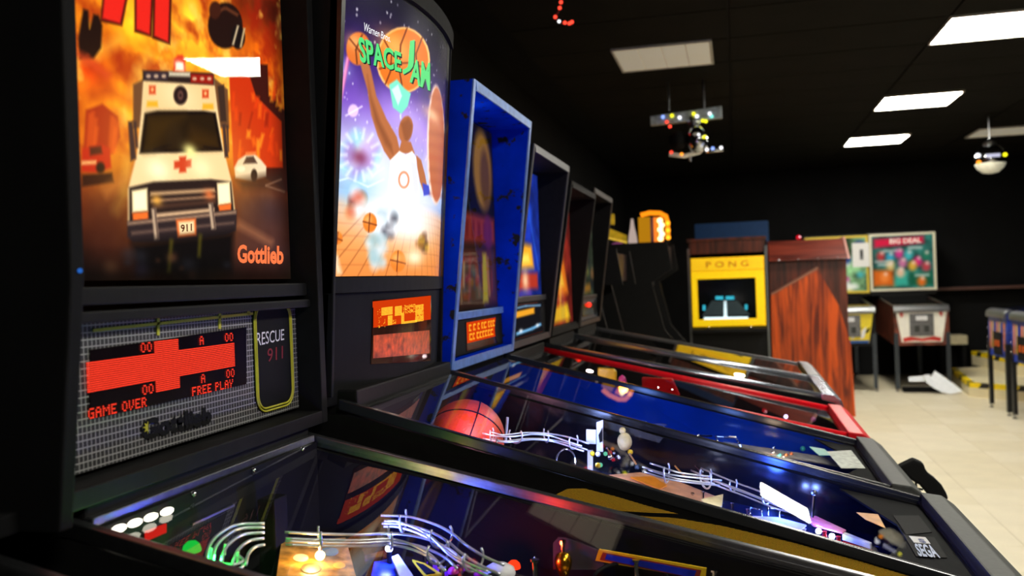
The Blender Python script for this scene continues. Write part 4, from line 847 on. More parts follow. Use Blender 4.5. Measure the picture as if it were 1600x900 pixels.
for i in range(12): MB().ball(m3.on(1200+g.uniform(0, 60), 700+g.uniform(0, 18), .05), g.uniform(.004, .008), 8).build('jewel_lamp', [mat('copper', (220, 130, 80), .3, .8), CHROME, mat('teal_plastic', (60, 180, 170), .3)][i % 3], p.root, smooth=True)
lab(MB().slab([m3.on(x, y, AH+.001) for x, y in ((1292, 706), (1330, 704), (1352, 732), (1314, 732))], (0, 0, .001)).build('instruction_card', mat('printed_card', (196, 204, 190), .4, var=.4, scale=70), p.root), 'pale instruction card on the apron')
MB().slab([m3.on(x, y, AH+.001) for x, y in ((1264, 698), (1288, 702), (1300, 712), (1280, 712))], (0, 0, .001)).build('apron_sticker', mat('teal_plastic', (60, 180, 170), .3), p.root)
apron(m3, mat('apron_black', (17, 18, 20), .75, spec=.1))
for x, y in ((1000, 660), (1030, 664)): MB().ball(m3.on(x, y, .07), .012, 10, sz=.35, sx=1.8).build('clear_dome', CLEAR, p.root, smooth=True)
MB().slab([m3.on(x, y, .05) for x, y in ((1130, 690), (1200, 700), (1330, 720), (1310, 728), (1180, 706))], (0, 0, -.003)).build('plastic', mat('grey_print_plastic', (120, 120, 116), .3, var=.5, scale=50), p.root)
lamp('playfield_light', (.1, .05, m3.z(.1, .08)), (255, 220, 180), .5, p.root, .02); lamp('playfield_light', (-.3, -.05, m3.z(-.3, .1)), (120, 160, 255), 2.5, p.root, .03); lamp('playfield_light', (-.02, -.05, m3.z(-.02, .09)), (120, 160, 255), 2.0, p.root, .03)
# gun grip launcher on the front
gp = at(1425, 740, Y=2.58); gx, gz = m3.xf+.075, .80
gq = lambda x, y: (lambda q_: (q_[0], q_[2]))(at(x, y, Y=2.55))
grip = MB().prism([gq(*t_) for t_ in ((1402, 728), (1427, 716), (1434, 719), (1441, 722), (1444, 731), (1449, 738), (1460, 746), (1469, 755), (1476, 767), (1480, 777), (1468, 784), (1456, 781), (1444, 766), (1434, 755), (1430, 753), (1416, 744))], 'y', .128, .172).build('gun_grip', MATT, p.root, bevel=.007)
tq = [gq(*t_) for t_ in ((1431, 754), (1432, 763), (1442, 765))]; MB().tube([(x, .15, z) for x, z in tq], .003, 8).build('trigger', BLACK, grip, smooth=True)

# machine 4: red rails
def art4(a):
    a.fill((20, 40, 130)); n = a.noise(.2, .6, 31)[..., None]; a.c *= np.clip(1+n, .3, 2)
    a.poly([(.1, .80), (.55, .82), (.55, .96), (.1, .96)], (220, 60, 60), .9, 3); a.poly([(.15, .84), (.5, .85), (.5, .9), (.15, .9)], (250, 200, 190), .8, 2)
    a.poly([(.02, .55), (.5, .60), (.6, .74), (.1, .72)], (230, 60, 50), .7, 4); a.oval(.6, .66, .2, .12, (30, 70, 200), .9, 4); a.oval(.3, .5, .2, .07, (250, 180, 130), .8, 4)
    a.poly([(.05, .20), (.8, .22), (.75, .40), (.1, .42)], (250, 170, 40), 1, 4); a.poly([(.1, .24), (.7, .26), (.66, .33), (.14, .32)], (255, 225, 90), .9, 3); a.poly([(.05, .05), (.9, .05), (.9, .18), (.05, .18)], (190, 50, 20), .9, 3); a.blob(.2, .12, .08, (255, 240, 200), .9); a.blob(.55, .12, .08, (255, 230, 180), .8)
    a.line([(.62, .85), (.95, .2)], .03, (40, 90, 210), .8, 3)
RED = mat('gloss_red_rail', (206, 8, 26), .4, .0, var=.08, spec=.25)
def pf4(a):
    a.fill((26, 20, 34)); n = a.noise(.06, .8, 33)[..., None]; a.c *= np.clip(1+n*1.5, .2, 3)
    for _ in range(60): a.oval(random.uniform(-.7, .3), random.uniform(-.26, .26), random.uniform(.008, .04), random.uniform(.008, .03), random.choice([(150, 30, 60), (120, 60, 140), (190, 180, 190), (200, 40, 40), (30, 40, 120), (60, 30, 70)]), .7)
    a.blob(.18, 0, .12, (190, 40, 50), .7)
m4 = Pin('pinball machine with bright red side rails and red lock bar', 3.05, half=.268, zr=1.124, xr=-.70, k=-.222, xf=.30, rail=RED, lock=RED, pf=pf4, railw=.011, railround=True)
xg, h = hood(m4, .31, 1.17, 1.815, -.70, -.60, BLACK, mat('dark_grey_edge', (52, 52, 56), .4), art4, 1.5, 1.335, recess=.014)
o = low_panel(m4, xg, h, 1.19, 1.315, MATT, None, None, (.12, .9, .05, .95), mat('dark_glossy', (18, 20, 30), .08))
a = Art(0, 1, 0, 1, .012); a.fill((16, 16, 22)); a.poly([(.05, .62), (.7, .66), (.7, .86), (.05, .82)], (250, 170, 40), 1, 3); a.line([(.05, .92), (.4, .95), (.95, .9)], .05, (150, 200, 240), .9, 3); a.line([(.05, .14), (.6, .18), (.95, .26)], .09, (120, 190, 240), 1, 3); a.blob(.2, .2, .06, (245, 250, 255), 1); a.blob(.8, .25, .06, (245, 250, 255), .9)
a.mesh('display_print', lambda S, T: np.stack([xg+.0086+0*S, -h*.74+1.5*h*S, 1.198+.108*T], -1), printed('backlit_print_1.00', 1.), o)
p = m4
bl = [m4.pt(x, y, 3.18) for x, y in ((934, 587), (934, 575), (958, 577), (962, 581), (962, 596), (957, 594))]; MB().slab(bl, (0, .03, 0)).build('yellow_block', YELP, p.root, bevel=.003)
MB().slab([m4.pt(x, y, 3.2) for x, y in ((1003, 605), (1003, 590), (1050, 592), (1062, 618), (1030, 616))], (0, .025, 0)).build('red_ramp', REDP, p.root, bevel=.002)
for x, y in ((1028, 606), (1050, 609)): MB().ball(m4.pt(x, y, 3.195), .004, 8).build('screw', CHROME, p.root)
g = random.Random(21)
for i in range(10): MB().ball((g.uniform(-.62, -.40), g.uniform(-.22, .22), m4.z(-.5, .08)), g.uniform(.008, .016), 8, sz=1.6).build('bumper_cap', [WHITEP, CHROME, PINK, mat('orange_cap', (230, 110, 50), .3)][i % 4], p.root, smooth=True)
for i in range(10): MB().ball((g.uniform(-.05, .25), g.uniform(-.2, .22), m4.z(.1, .04)), g.uniform(.006, .01), 8).build('jewel_lamp', [PURP, PINK, WHITEP, REDP][i % 4], p.root, smooth=True)
MB().ball(m4.on(1228, 651, .05), .007, 10).build('bulb', glow('violet_bulb', (220, 200, 255), 6), p.root, smooth=True)
MB().slab([(.2, -.2, m4.z(.2, .03)), (.295, -.2, m4.z(.295, .03)), (.295, .2, m4.z(.295, .03)), (.2, .2, m4.z(.2, .03))], (0, 0, -.004)).build('apron', mat('red_apron', (150, 20, 26), .3, var=.4, scale=20), p.root)
lamp('playfield_light', (.05, 0, m4.z(.05, .08)), (255, 140, 190), 1.2, p.root, .03); lamp('playfield_light', (-.5, 0, m4.z(-.5, .12)), (255, 220, 220), .8, p.root, .03)

# machine 5 and 6
def art5(a):
    a.fill((110, 30, 24)); n = a.noise(.2, .7, 41)[..., None]; a.c *= np.clip(1+n, .3, 2)
    a.poly([(.1, .75), (.9, .78), (.9, .97), (.1, .97)], (120, 40, 60), .8, 4); a.blob(.4, .5, .25, (250, 120, 30), .9); a.poly([(.15, .2), (.85, .24), (.7, .5), (.3, .48)], (245, 130, 30), .9, 4); a.poly([(.3, .28), (.7, .3), (.6, .42)], (255, 200, 60), .9, 3); a.line([(.5, .05), (.6, .7)], .05, (250, 190, 80), .8, 3); a.poly([(.2, .02), (.9, .03), (.8, .16), (.3, .14)], (230, 190, 40), .9, 3); a.blob(.15, .08, .08, (255, 100, 60), .9)
def art6(a):
    a.fill((70, 80, 62)); n = a.noise(.15, .8, 43)[..., None]; a.c *= np.clip(1+n, .3, 2)
    a.poly([(.1, .84), (.9, .86), (.9, .96), (.1, .95)], (250, 100, 40), 1, 4)
    for i in range(22): a.oval(random.random(), random.uniform(.1, .8), random.uniform(.05, .14), random.uniform(.03, .08), random.choice([(150, 140, 90), (60, 80, 70), (190, 130, 80), (40, 44, 50), (170, 160, 60)]), .7, 4)
    a.poly([(.1, .02), (.8, .03), (.8, .12), (.1, .1)], (225, 150, 50), .8, 4)
def pf5(a):
    a.fill((46, 44, 40)); n = a.noise(.05, .9, 51)[..., None]; a.c *= np.clip(1+n*1.5, .2, 3)
    for _ in range(60): a.oval(random.uniform(-.7, .3), random.uniform(-.26, .26), random.uniform(.01, .04), random.uniform(.008, .03), random.choice([(200, 170, 40), (170, 100, 60), (90, 90, 60), (150, 60, 50), (210, 200, 160)]), .7)
SIL = mat('silver_rail', (176, 184, 198), .25, .9, var=.06)
m5 = Pin('pinball machine with round silver rails beyond the red one', 3.70, half=.268, zr=1.13, xr=-.70, k=-.200, xf=.285, rail=SIL, lock=SIL, pf=pf5, railw=.013, railround=True)
xg, h = hood(m5, .31, 1.17, 1.765, -.70, -.60, MATT, BLACK, art5, 1.2, 1.20, recess=.014)
m6 = Pin('far pinball machine with a green and orange backglass, last of the row', 4.35, half=.268, zr=1.13, xr=-.70, k=-.2, xf=.285, rail=STEEL, lock=STEEL, pf=pf5)
xg, h = hood(m6, .31, 1.17, 1.80, -.70, -.61, MATT, mat('brown_edge', (44, 34, 28), .5), art6, .6, 1.31, recess=.014)
low_panel(m6, xg, h, 1.19, 1.29, mat('grey_panel', (60, 66, 76), .4, var=.3, scale=30), None, None, (.2, .8, .2, .8))
MB().ball((xg+.012, .0, 1.262), .012, 10).build('red_button', glow('red_button', (255, 50, 30), 2.5), m6.root, smooth=True)
lamp('playfield_light', (0, 0, m5.z(0, .1)), (255, 230, 190), 1.2, m5.root, .03)

# ================================================================== dark cabinets beyond the row
DK = mat('dark_cabinet', (13, 12, 13), .55, var=.2, scale=12, spec=.25)
def cab(label, x0, x1, y0, y1, z1, name='arcade_cabinet', m=None, faceX=True):
    r = thing(name, label, 'arcade cabinet', ((x0+x1)/2, (y0+y1)/2, 0)); w_, d_ = (x1-x0)/2, (y1-y0)/2; m = m or DK
    for sg in (-1, 1):
        ya, yb = sorted((sg*(d_-.02), sg*d_)); MB().prism([(-w_, .0), (w_, .0), (w_, .85), (w_-.12, 1.0), (w_-.2, 1.35), (w_-.05, z1-.2), (w_-.08, z1), (-w_, z1)], 'y', ya, yb).build('side_panel', m, r)
    B('body', MATT, r, -w_, w_-.24, -d_+.0201, d_-.0201, .02, z1-.02); B('control_panel', m, r, w_-.24, w_-.03, -d_+.0201, d_-.0201, .84, .87); B('front_panel', m, r, w_-.06, w_-.03, -d_+.0201, d_-.0201, .02, .839)
    B('marquee', mat('dark_marquee', (40, 26, 22), .3, var=.5, scale=10), r, w_-.24, w_-.1, -d_+.0201, d_-.0201, z1-.18, z1-.021); B('screen', mat('dead_screen', (10, 10, 12), .1), r, w_-.239, w_-.232, -d_+.06, d_-.06, .98, 1.32)
    return r
cab('black upright cabinet in the dark just past the last pinball machine', -1.35, -.55, 4.90, 5.55, 1.55)
cab('black upright cabinet in the dark carrying the glowing orange lamp', -1.35, -.40, 6.65, 7.35, 1.645)
ZT = 1.645; Yt = 6.95
# glowing orange arched lamp standing on the dark cabinet
lx = (at(1000, 383, Y=Yt)[0]+at(1046, 383, Y=Yt)[0])/2; lw = .115
r = thing('arched_lamp', 'glowing orange arched lamp with a yellow panel on the dark cabinet', 'lamp', (lx, Yt, ZT))
B('base', MATT, r, -lw, lw, -.06, .06, 0, .012, bevel=.003)
B('yellow_panel', glow('yellow_panel_lit', (206, 140, 20), .75), r, -lw, -.025, -.04, .03, .012, .205); B('purple_post', mat('purple_post', (46, 34, 90), .4), r, -.024, -.002, -.045, .03, .012, .20)
B('orange_panel', glow('orange_panel_lit', (250, 130, 40), 1.2), r, .0, lw-.045, -.035, .03, .012, .2)
MB().tube([(-lw+.02, -.03, .222), (-.03, -.03, .236), (.05, -.03, .23), (.095, -.03, .205), (.105, -.03, .16), (.105, -.03, .03)], .018, 10).build('arch_tube', glow('orange_tube', (255, 140, 20), 1.4), r, smooth=True)
for k in range(5): MB().ball((.05+.012*(k % 2), -.045, .035+k*.034), .021, 12).build('bulb', glow('hot_bulb', (255, 235, 160), 3), r, smooth=True)
for k in range(3): MB().ball((.108, -.045, .04+k*.055), .018, 10).build('amber_bulb', glow('amber_bulb', (255, 160, 30), 2.6), r, smooth=True)
lamp('arched_lamp_light', (.05, -.15, .12), (255, 150, 50), 1.5, r, .03)
cx = at(989, 384, Y=Yt)[0]; r = thing('cone_lamp', 'small white cone lamp between the yellow sign and the orange lamp', 'lamp', (cx, Yt, ZT))
MB().lathe([(.032, .0), (.036, .02), (.030, .07), (.016, .14), (.008, .20)], (0, 0, 0), seg=14).build('shade', glow('cone_glow', (214, 190, 178), .7), r, smooth=True); MB().lathe([(.012, .20), (.005, .215)], (0, 0, 0), seg=10).build('finial', MATT, r)
x0, x1 = at(950, 370, Y=Yt)[0], at(979, 370, Y=Yt)[0]
r = thing('yellow_sign', 'dim yellow slanted sign left of the white cone lamp', 'sign', ((x0+x1)/2, Yt+.02, ZT)); hw = (x1-x0)/2-.002
MB().prism([(-hw, .07), (hw, .03), (hw, .075), (-hw, .14)], 'y', -.01, .01).build('sign_board', mat('dim_yellow', (190, 160, 30), .5, var=.2, emit=.35), r); MB().prism([(-hw, .055), (hw, .012), (hw, .028), (-hw, .068)], 'y', -.012, .012).build('sign_edge', mat('bright_yellow_edge', (240, 205, 70), .5, emit=.6), r)
B('upright', mat('dim_yellow', (190, 160, 30), .5), r, -hw+.02, -hw+.05, -.01, .01, .165, .245); B('post', MATT, r, -hw+.03, -hw+.04, .011, .02, 0, .24); B('foot', MATT, r, -hw, hw, -.03, .03, 0, .008)
MB().ball((0, -.04, .006), .05, 12, sz=.3, sy=.3).build('purple_nameplate', mat('purple_plate', (170, 90, 160), .4, emit=.35), r, smooth=True)

# ================================================================== table tennis video cabinet and the wooden cabinet
YP = 9.0; P9 = lambda x, y, Y=YP: at(x, y, Y=Y)
xa, xb = -.455, .30
r = thing('video_game_cabinet', 'black video game cabinet with a yellow screen surround, beside the wooden one', 'arcade cabinet', ((xa+xb)/2, YP, 0)); w_ = (xb-xa)/2; ox = (xa+xb)/2
SIDEW = wood('dark_walnut', (52, 22, 14), (104, 44, 26), 'Z', .4)
for sg in (-1, 1):
    s0, s1 = sorted((sg*(w_-.018), sg*w_)); o = MB().prism([(0, .02), (.6, .02), (.6, 1.72), (.05, 1.72), (0, 1.66)], 'x', s0, s1).build('side_panel', DK, r)
    B('edge_trim', STEEL, o, s0, s1, -.006, -.0001, .02, 1.655)
B('top', SIDEW, r, -w_, w_-.004, .0, .62, 1.7201, 1.75, bevel=.004); B('header', SIDEW, r, -w_+.0181, w_-.0181, .012, .03, 1.60, 1.7195)
B('front_panel', DK, r, -w_+.0181, w_-.0181, .02, .04, .03, .868); B('back_body', MATT, r, -w_+.0181, w_-.0181, .30, .59, .03, 1.7)
YELB = mat('yellow_bezel', (252, 206, 6), .4, var=.04, emit=.55)  # surround is no lamp; emission added to brighten its yellow
z1, z0 = 1.56, .885; zm = 1.432; sc0, sc1, sz0, sz1 = -.37-ox, .185-ox, .955, 1.352
wy = w_-.03
sur = MB()
sur.box(-wy, sc0, .002, .03, z0, zm); sur.box(sc1, wy, .002, .03, z0, zm); sur.box(sc0, sc1, .002, .03, z0, sz0); sur.box(sc0, sc1, .002, .03, sz1, zm)
sur.build('screen_surround', YELB, r)
mq = B('marquee', mat('yellow_marquee', (250, 196, 20), .4, var=.04, emit=.55), r, -wy, wy, -.012, .03, zm+.002, z1, bevel=.004)
lettering('marquee_lettering', 'PONG', mat('amber_letter', (176, 120, 10), .5), mq, lambda u, v: (-.2+.4*u, -.0135, zm+.03+.058*v), .0, 1.6)
sc = B('screen', mat('crt_glass', (8, 12, 14), .12), r, sc0, sc1, .02, .034, sz0, sz1)
CY = glow('cyan_phosphor', (60, 190, 215), 1.0); CW = glow('white_phosphor', (220, 245, 250), 1.6)
S_ = lambda x, y: (lambda q: (q[0]-ox, .0195, q[2]))(P9(x, y))
def scr(nm, pts, m): return MB().slab([S_(*p) for p in pts], (0, -.001, 0)).build(nm, m, sc)
scr('court', [(1097, 494), (1112, 470), (1152, 470), (1172, 492)], mat('grey_phosphor', (40, 52, 56), .3, emit=.5)); scr('net_line', [(1131, 497), (1131, 470), (1135, 470), (1136, 497)], CW)
scr('score', [(1118, 468), (1118, 463), (1130, 463), (1130, 468)], CY); scr('score', [(1134, 468), (1134, 463), (1147, 463), (1147, 468)], CY); scr('baseline', [(1100, 500), (1100, 496), (1169, 495), (1169, 498)], CW); scr('paddle', [(1098, 485), (1098, 477), (1102, 477), (1102, 485)], CY); scr('paddle', [(1164, 484), (1164, 476), (1168, 476), (1168, 484)], CY)
B('control_shelf', DK, r, -wy, wy, -.12, .0199, .83, .868, bevel=.004)
for kx in (-.2, .2): MB().lathe([(.022, 0), (.02, .018), (.002, .02)], (kx, -.06, .868), seg=14).build('control_knob', CHROME, r, smooth=True)
# blue panel behind it
r = thing('display_board', 'plain blue board rising behind the yellow video cabinet', 'board', (-.03, 9.95, 0)); B('panel', mat('flat_blue', (10, 66, 120), .6, var=.1), r, -.385, .385, 0, .02, 1.2, 1.95, bevel=.003)
for x in (-.3, .3): B('post', MATT, r, x-.02, x+.02, .0201, .05, 0, 1.9)
# wooden cabinet seen from the side
CH = wood('cherry_wood', (100, 28, 4), (214, 84, 8), 'Z', .4); CHD = wood('red_walnut', (74, 22, 14), (128, 50, 34), 'X', .35)
r = thing('wooden_cabinet', 'reddish wood grain cabinet seen side on, beside the yellow video cabinet', 'arcade cabinet', (.69, YP, 0))
sp_ = MB().prism([(P9(x, y)[0]-.69, max(P9(x, y)[2], .0)) for x, y in ((1204, 462), (1278, 421), (1311, 478), (1330, 540), (1337, 651), (1210, 656))], 'y', 0, .03).build('side_panel', CH, r)
MB().slab([(P9(1205, 462)[0]-.69, -.002, P9(1203, 462)[2]), (P9(1278, 421)[0]-.69, -.002, P9(1278, 421)[2]), (P9(1278, 421)[0]-.69, -.002, P9(1278, 421)[2]+.025), (P9(1205, 462)[0]-.69, -.002, P9(1203, 462)[2]+.02)], (0, .6, 0)).build('top_trim', mat('tan_trim', (150, 96, 74), .4), r)
B('body', SIDEW, r, -.37, .345, .0305, .6, 0, .72); B('back_board', SIDEW, r, -.37, .345, .14, .6, .7205, 1.50)
MB().add([(-.375, .06, 1.503), (.35, .06, 1.503), (.325, .20, 1.70), (-.375, .20, 1.70), (-.375, .6, 1.503), (.35, .6, 1.503), (.325, .6, 1.70), (-.375, .6, 1.70)], [(0, 1, 2, 3), (4, 7, 6, 5), (0, 4, 5, 1), (3, 2, 6, 7), (0, 3, 7, 4), (1, 5, 6, 2)]).build('hood', CHD, r, bevel=.004)
MB().slab([(.352, .05, 1.50), (.327, .19, 1.715), (.345, .19, 1.715), (.372, .05, 1.50)], (0, .4, 0)).build('hood_trim', mat('pink_trim', (190, 130, 120), .4), r)
for k in range(4): MB().ball((-.28+k*.18, .053, 1.51), .008, 8).build('screw', STEEL, r)
r = thing('warning_beacon', 'small red light glowing on top of the wooden cabinet', 'lamp', (.62, 9.35, 1.70)); MB().lathe([(.022, 0), (.022, .012)], (0, 0, 0), seg=12).build('base', MATT, r); MB().ball((0, 0, .032), .024, 12).build('lens', glow('red_beacon', (214, 20, 40), 1.0), r, smooth=True); MB().ball((.012, -.022, .038), .007, 8).build('bulb', glow('pale_beacon', (255, 200, 210), 3), r)

# ================================================================== far wall: two pinball machines facing us
def art7(a):
    a.fill((40, 90, 80)); n = a.noise(.15, .8, 61)[..., None]; a.c *= np.clip(1+n, .4, 1.8)
    a.poly([(.04, .78), (.85, .84), (.85, .97), (.04, .95)], (225, 34, 70), 1, 4); a.poly([(.0, .05), (.36, .05), (.34, .36), (.0, .36)], (236, 104, 24), .9, 5); a.poly([(.36, .05), (.6, .05), (.56, .3), (.46, .4), (.38, .3)], (60, 176, 150), .9, 4); a.poly([(.6, .05), (.98, .05), (.98, .3), (.6, .28)], (20, 90, 60), .9, 4)
    for x, y, c in ((.15, .62, (200, 60, 60)), (.3, .6, (60, 170, 200)), (.45, .66, (230, 60, 140)), (.6, .62, (70, 190, 190)), (.75, .5, (230, 40, 120)), (.88, .6, (40, 120, 90)), (.66, .42, (240, 180, 60)), (.5, .48, (220, 120, 160)), (.3, .44, (240, 200, 120)), (.88, .4, (200, 60, 70)), (.2, .22, (250, 140, 60)), (.46, .3, (245, 190, 150)), (.8, .12, (240, 110, 30))): a.oval(x, y, .07, .09, c, .9, 4); a.oval(x+.02, y+.06, .025, .03, (250, 220, 200), .8, 3)
    for x, y in ((.05, .5), (.2, .7), (.6, .74), (.1, .44), (.7, .22)): a.poly([(x, y), (x+.22, y), (x+.22, y+.035), (x, y+.035)], (240, 235, 225), .8, 3)
def art8(a):
    a.fill((120, 160, 110)); n = a.noise(.15, .8, 63)[..., None]; a.c *= np.clip(1+n, .4, 1.8)
    for i in range(22): a.oval(random.random(), random.random(), random.uniform(.05, .13), random.uniform(.04, .09), random.choice([(80, 190, 190), (40, 60, 130), (230, 220, 120), (220, 70, 160), (60, 160, 110), (245, 245, 230)]), .9, 4)
FRW = mat('cream_frame', (232, 226, 200), .4, var=.05); FRY = mat('yellow_frame', (226, 196, 60), .4, var=.05)
def wall_pin(label, xc, yfront, art, frame, face, sidem, zg0, zg1, hw, title):
    p = Pin(label, 0, half=.262, zr=1.03, xr=-.62, k=-.07, xf=.36, side=sidem, rail=STEEL, lock=STEEL, loc=(xc, yfront+.41, 0), rz=-math.pi/2, group='pinball machines along the far wall', legm=mat('dark_steel_leg', (70, 76, 84), .35, .7), depth=.12, door=False)
    r = p.root
    B('backbox', DK, r, -1.0, -.64, -hw, hw, 1.062, zg1+.02, bevel=.004)
    fr = MB(); t_ = .028
    fr.box(-.6395, -.615, -hw, hw, zg0, zg0+t_); fr.box(-.6395, -.615, -hw, hw, zg1-t_, zg1); fr.box(-.6395, -.615, -hw, -hw+t_, zg0+t_, zg1-t_); fr.box(-.6395, -.615, hw-t_, hw, zg0+t_, zg1-t_)
    fr.build('backglass_frame', frame, r)
    a = Art(0, 1, 0, 1, .01); art(a)
    bg = a.mesh('backglass_art', lambda S, T: np.stack([-.632+0*S, -hw+t_+(2*hw-2*t_)*S, zg0+t_+(zg1-zg0-2*t_)*T], -1), printed('backlit_print_0.85', .85), r)
    if title: lettering('title_lettering', title, glow('cream_title', (255, 235, 215), .9), bg, lambda u, v: (-.6305, -.14+.36*u, zg1-t_-.10+.062*v), .02)
    # flared front: printed face with coin door
    zt = p.zf-.02
    fc = MB().slab([(p.xf+.0505, -.272, zt), (p.xf+.0505, .272, zt), (p.xf+.0505, .21, .555), (p.xf+.0505, -.21, .555)], (.006, 0, 0)).build('front_print', face, r)
    cdm = mat('coin_door_grey', (120, 120, 122), .35, .6, var=.2, scale=30)
    cd = B('coin_door', cdm, r, p.xf+.057, p.xf+.066, -.125, .125, .625, .875, bevel=.003)
    for k in (-.05, .05): B('coin_slot', DARKMETAL, cd, p.xf+.0661, p.xf+.071, k-.025, k+.025, .67, .74)
    B('price_plate', WHITEP, cd, p.xf+.0661, p.xf+.0675, -.06, .06, .80, .85)
    return p, fc
p7, f7 = wall_pin('far pinball machine with the big cream framed colourful backglass', 2.0, 10.85, art7, FRW, mat('cream_front', (250, 246, 234), .4, var=.04), mat('red_swirl_side', (120, 60, 44), .4, var=.7, scale=9), 1.115, 1.825, .38, 'BIG DEAL')
RDP = mat('red_print', (206, 52, 44), .4)
xx = p7.xf+.0572
for y in (-.205, .205): MB().slab([(xx, y-.03, .90), (xx, y+.02*(1 if y < 0 else 1), .90), (xx, y+.012, .85), (xx, y-.005, .835)], (.001, 0, 0)).build('diamond_print', RDP, f7)
MB().slab([(xx, -.20, .60), (xx, -.12, .62), (xx, 0, .595), (xx, .12, .62), (xx, .20, .60), (xx, .19, .56), (xx, .08, .575), (xx, 0, .565), (xx, -.08, .575), (xx, -.19, .56)], (.001, 0, 0)).build('ribbon_print', RDP, f7)
p8, f8 = wall_pin('far pinball machine half hidden by the wooden cabinet, with yellow front and frame', 1.235, 10.87, art8, FRY, mat('yellow_front', (232, 208, 50), .4, var=.06), DK, 1.10, 1.82, .375, '')
xx = p8.xf+.0572
for k in range(4): MB().slab([(xx, .02+.05*k, .60+.06*(k % 2)), (xx, .06+.05*k, .62+.06*(k % 2)), (xx, .10+.045*k, .74), (xx, .05+.045*k, .70)], (.001, 0, 0)).build('stripe_print', MATT if k % 2 else WHITEP, f8)
MB().slab([(xx, -.20, .555), (xx, .205, .555), (xx, .21, .585), (xx, -.21, .585)], (.001, 0, 0)).build('blue_print', mat('blue_band', (30, 80, 150), .4), f8)
r = thing('paper_notice', 'white paper notice taped between the two far backglasses', 'notice', (1.522, 11.17, 1.58))
yn = p8.root.location[1]+.6
r.location = (1.517, 11.21-.03+.68-.0, 1.575); r.location.y = p7.root.location[1]+.61
NB = B('sheet', mat('white_paper', (240, 238, 234), .7, var=.02), r, -.098, .098, -.0012, 0, -.15, .15); B('printed_box', mat('grey_ink', (120, 120, 120), .7), NB, -.012, .03, -.0016, -.0012, -.06, .07); B('printed_mark', mat('dark_ink', (40, 40, 42), .7), NB, 0, .02, -.0019, -.0016, -.02, .05)
# ledge, crate, steps, fallen panel
o = tag(B('wall_ledge', mat('brown_ledge', (96, 64, 56), .5, var=.2), None, 2.45, 3.6, YB-.22, YB-.0005, 1.09, 1.125, bevel=.004), 'narrow brown ledge along the far wall at the right', 'shelf')
r = thing('low_bench', 'pale low bench against the far wall behind the steps', 'bench', (2.62, 12.4, 0)); B('seat', mat('dusty_beige', (190, 180, 148), .6), r, -.165, .165, -.16, .16, .41, .52, bevel=.006)
for x in (-.13, .13): B('leg', MATT, r, x-.02, x+.02, -.14, .14, 0, .4098)
STP = mat('step_beige', (226, 214, 176), .5, var=.08, scale=6); TAPE = mat('tape_yellow', (250, 214, 14), .45, var=.1); TAPK = mat('tape_black', (24, 24, 24), .45)
r = thing('steps', 'low pale steps edged with yellow and black hazard tape', 'steps', (3.0, 10.8, 0))
def tape(par, p0, p1, z, n, inn):
    p0, p1 = np.array(p0), np.array(p1); d = (p1-p0)/n; e = d/np.linalg.norm(d); nn = np.array([-e[1], e[0]])*inn
    for i in range(n):
        a_, b_ = p0+d*i, p0+d*(i+1); m_ = TAPK if i % 4 == 1 else TAPE; sk = d*.35
        o_ = -nn/np.linalg.norm(nn)*.0012
        MB().slab([(*(a_+o_), z-.05), (*(b_+o_), z-.05), (*(b_+o_+sk*(i < n-1)), z), (*(a_+o_+sk*(i > 0)), z)], (*(-o_*.8), 0)).build('tape_stripe', m_, par)
        MB().slab([(*a_, z+.0004), (*b_, z+.0004), (*(b_+nn), z+.0004), (*(a_+nn), z+.0004)], (0, 0, .001)).build('tape_stripe', m_, par)
for poly_, z0_, z1_ in (([(-.64, -.42), (-.05, -.95), (.8, -.95), (.8, 1.5), (-.5, 1.1)], 0, .15), ([(.0, .15), (.35, -.3), (.8, -.3), (.8, 1.5), (-.16, 1.5)], .1501, .32)):
    s_ = MB().prism(poly_, 'z', z0_, z1_).build('step', STP, r); tape(s_, poly_[0], poly_[1], z1_, 8, .06); tape(s_, poly_[1], poly_[2], z1_, 6, .06); tape(s_, poly_[4], poly_[0], z1_, 10, .06)
r = thing('folded_plastic_sheet', 'pale grey folded sheet lying on the floor under the far pinball machine', 'sheet', (2.0, 10.78, 0)); PSM = mat('pale_grey_sheet', (226, 230, 236), .45, var=.06)
fl_ = lambda x, y: at(x, y, Y=10.58+.16*(616-y)/36)-(2.0, 10.78, 0)
MB().slab([fl_(*p_) for p_ in ((1443, 588), (1447, 597), (1458, 606), (1471, 613), (1485, 616), (1504, 612), (1497, 605), (1484, 596), (1473, 588), (1461, 580), (1456, 589), (1450, 586))], (0, .014, .006)).build('flap', PSM, r, bevel=.002)
MB().slab([fl_(*p_) for p_ in ((1420, 596), (1420, 590), (1442, 588), (1445, 596))], (0, .012, .004)).build('flap', PSM, r, bevel=.002)
B('under_board', MATT, r, -.22, .22, -.02, .12, 0, .05, bevel=.004)

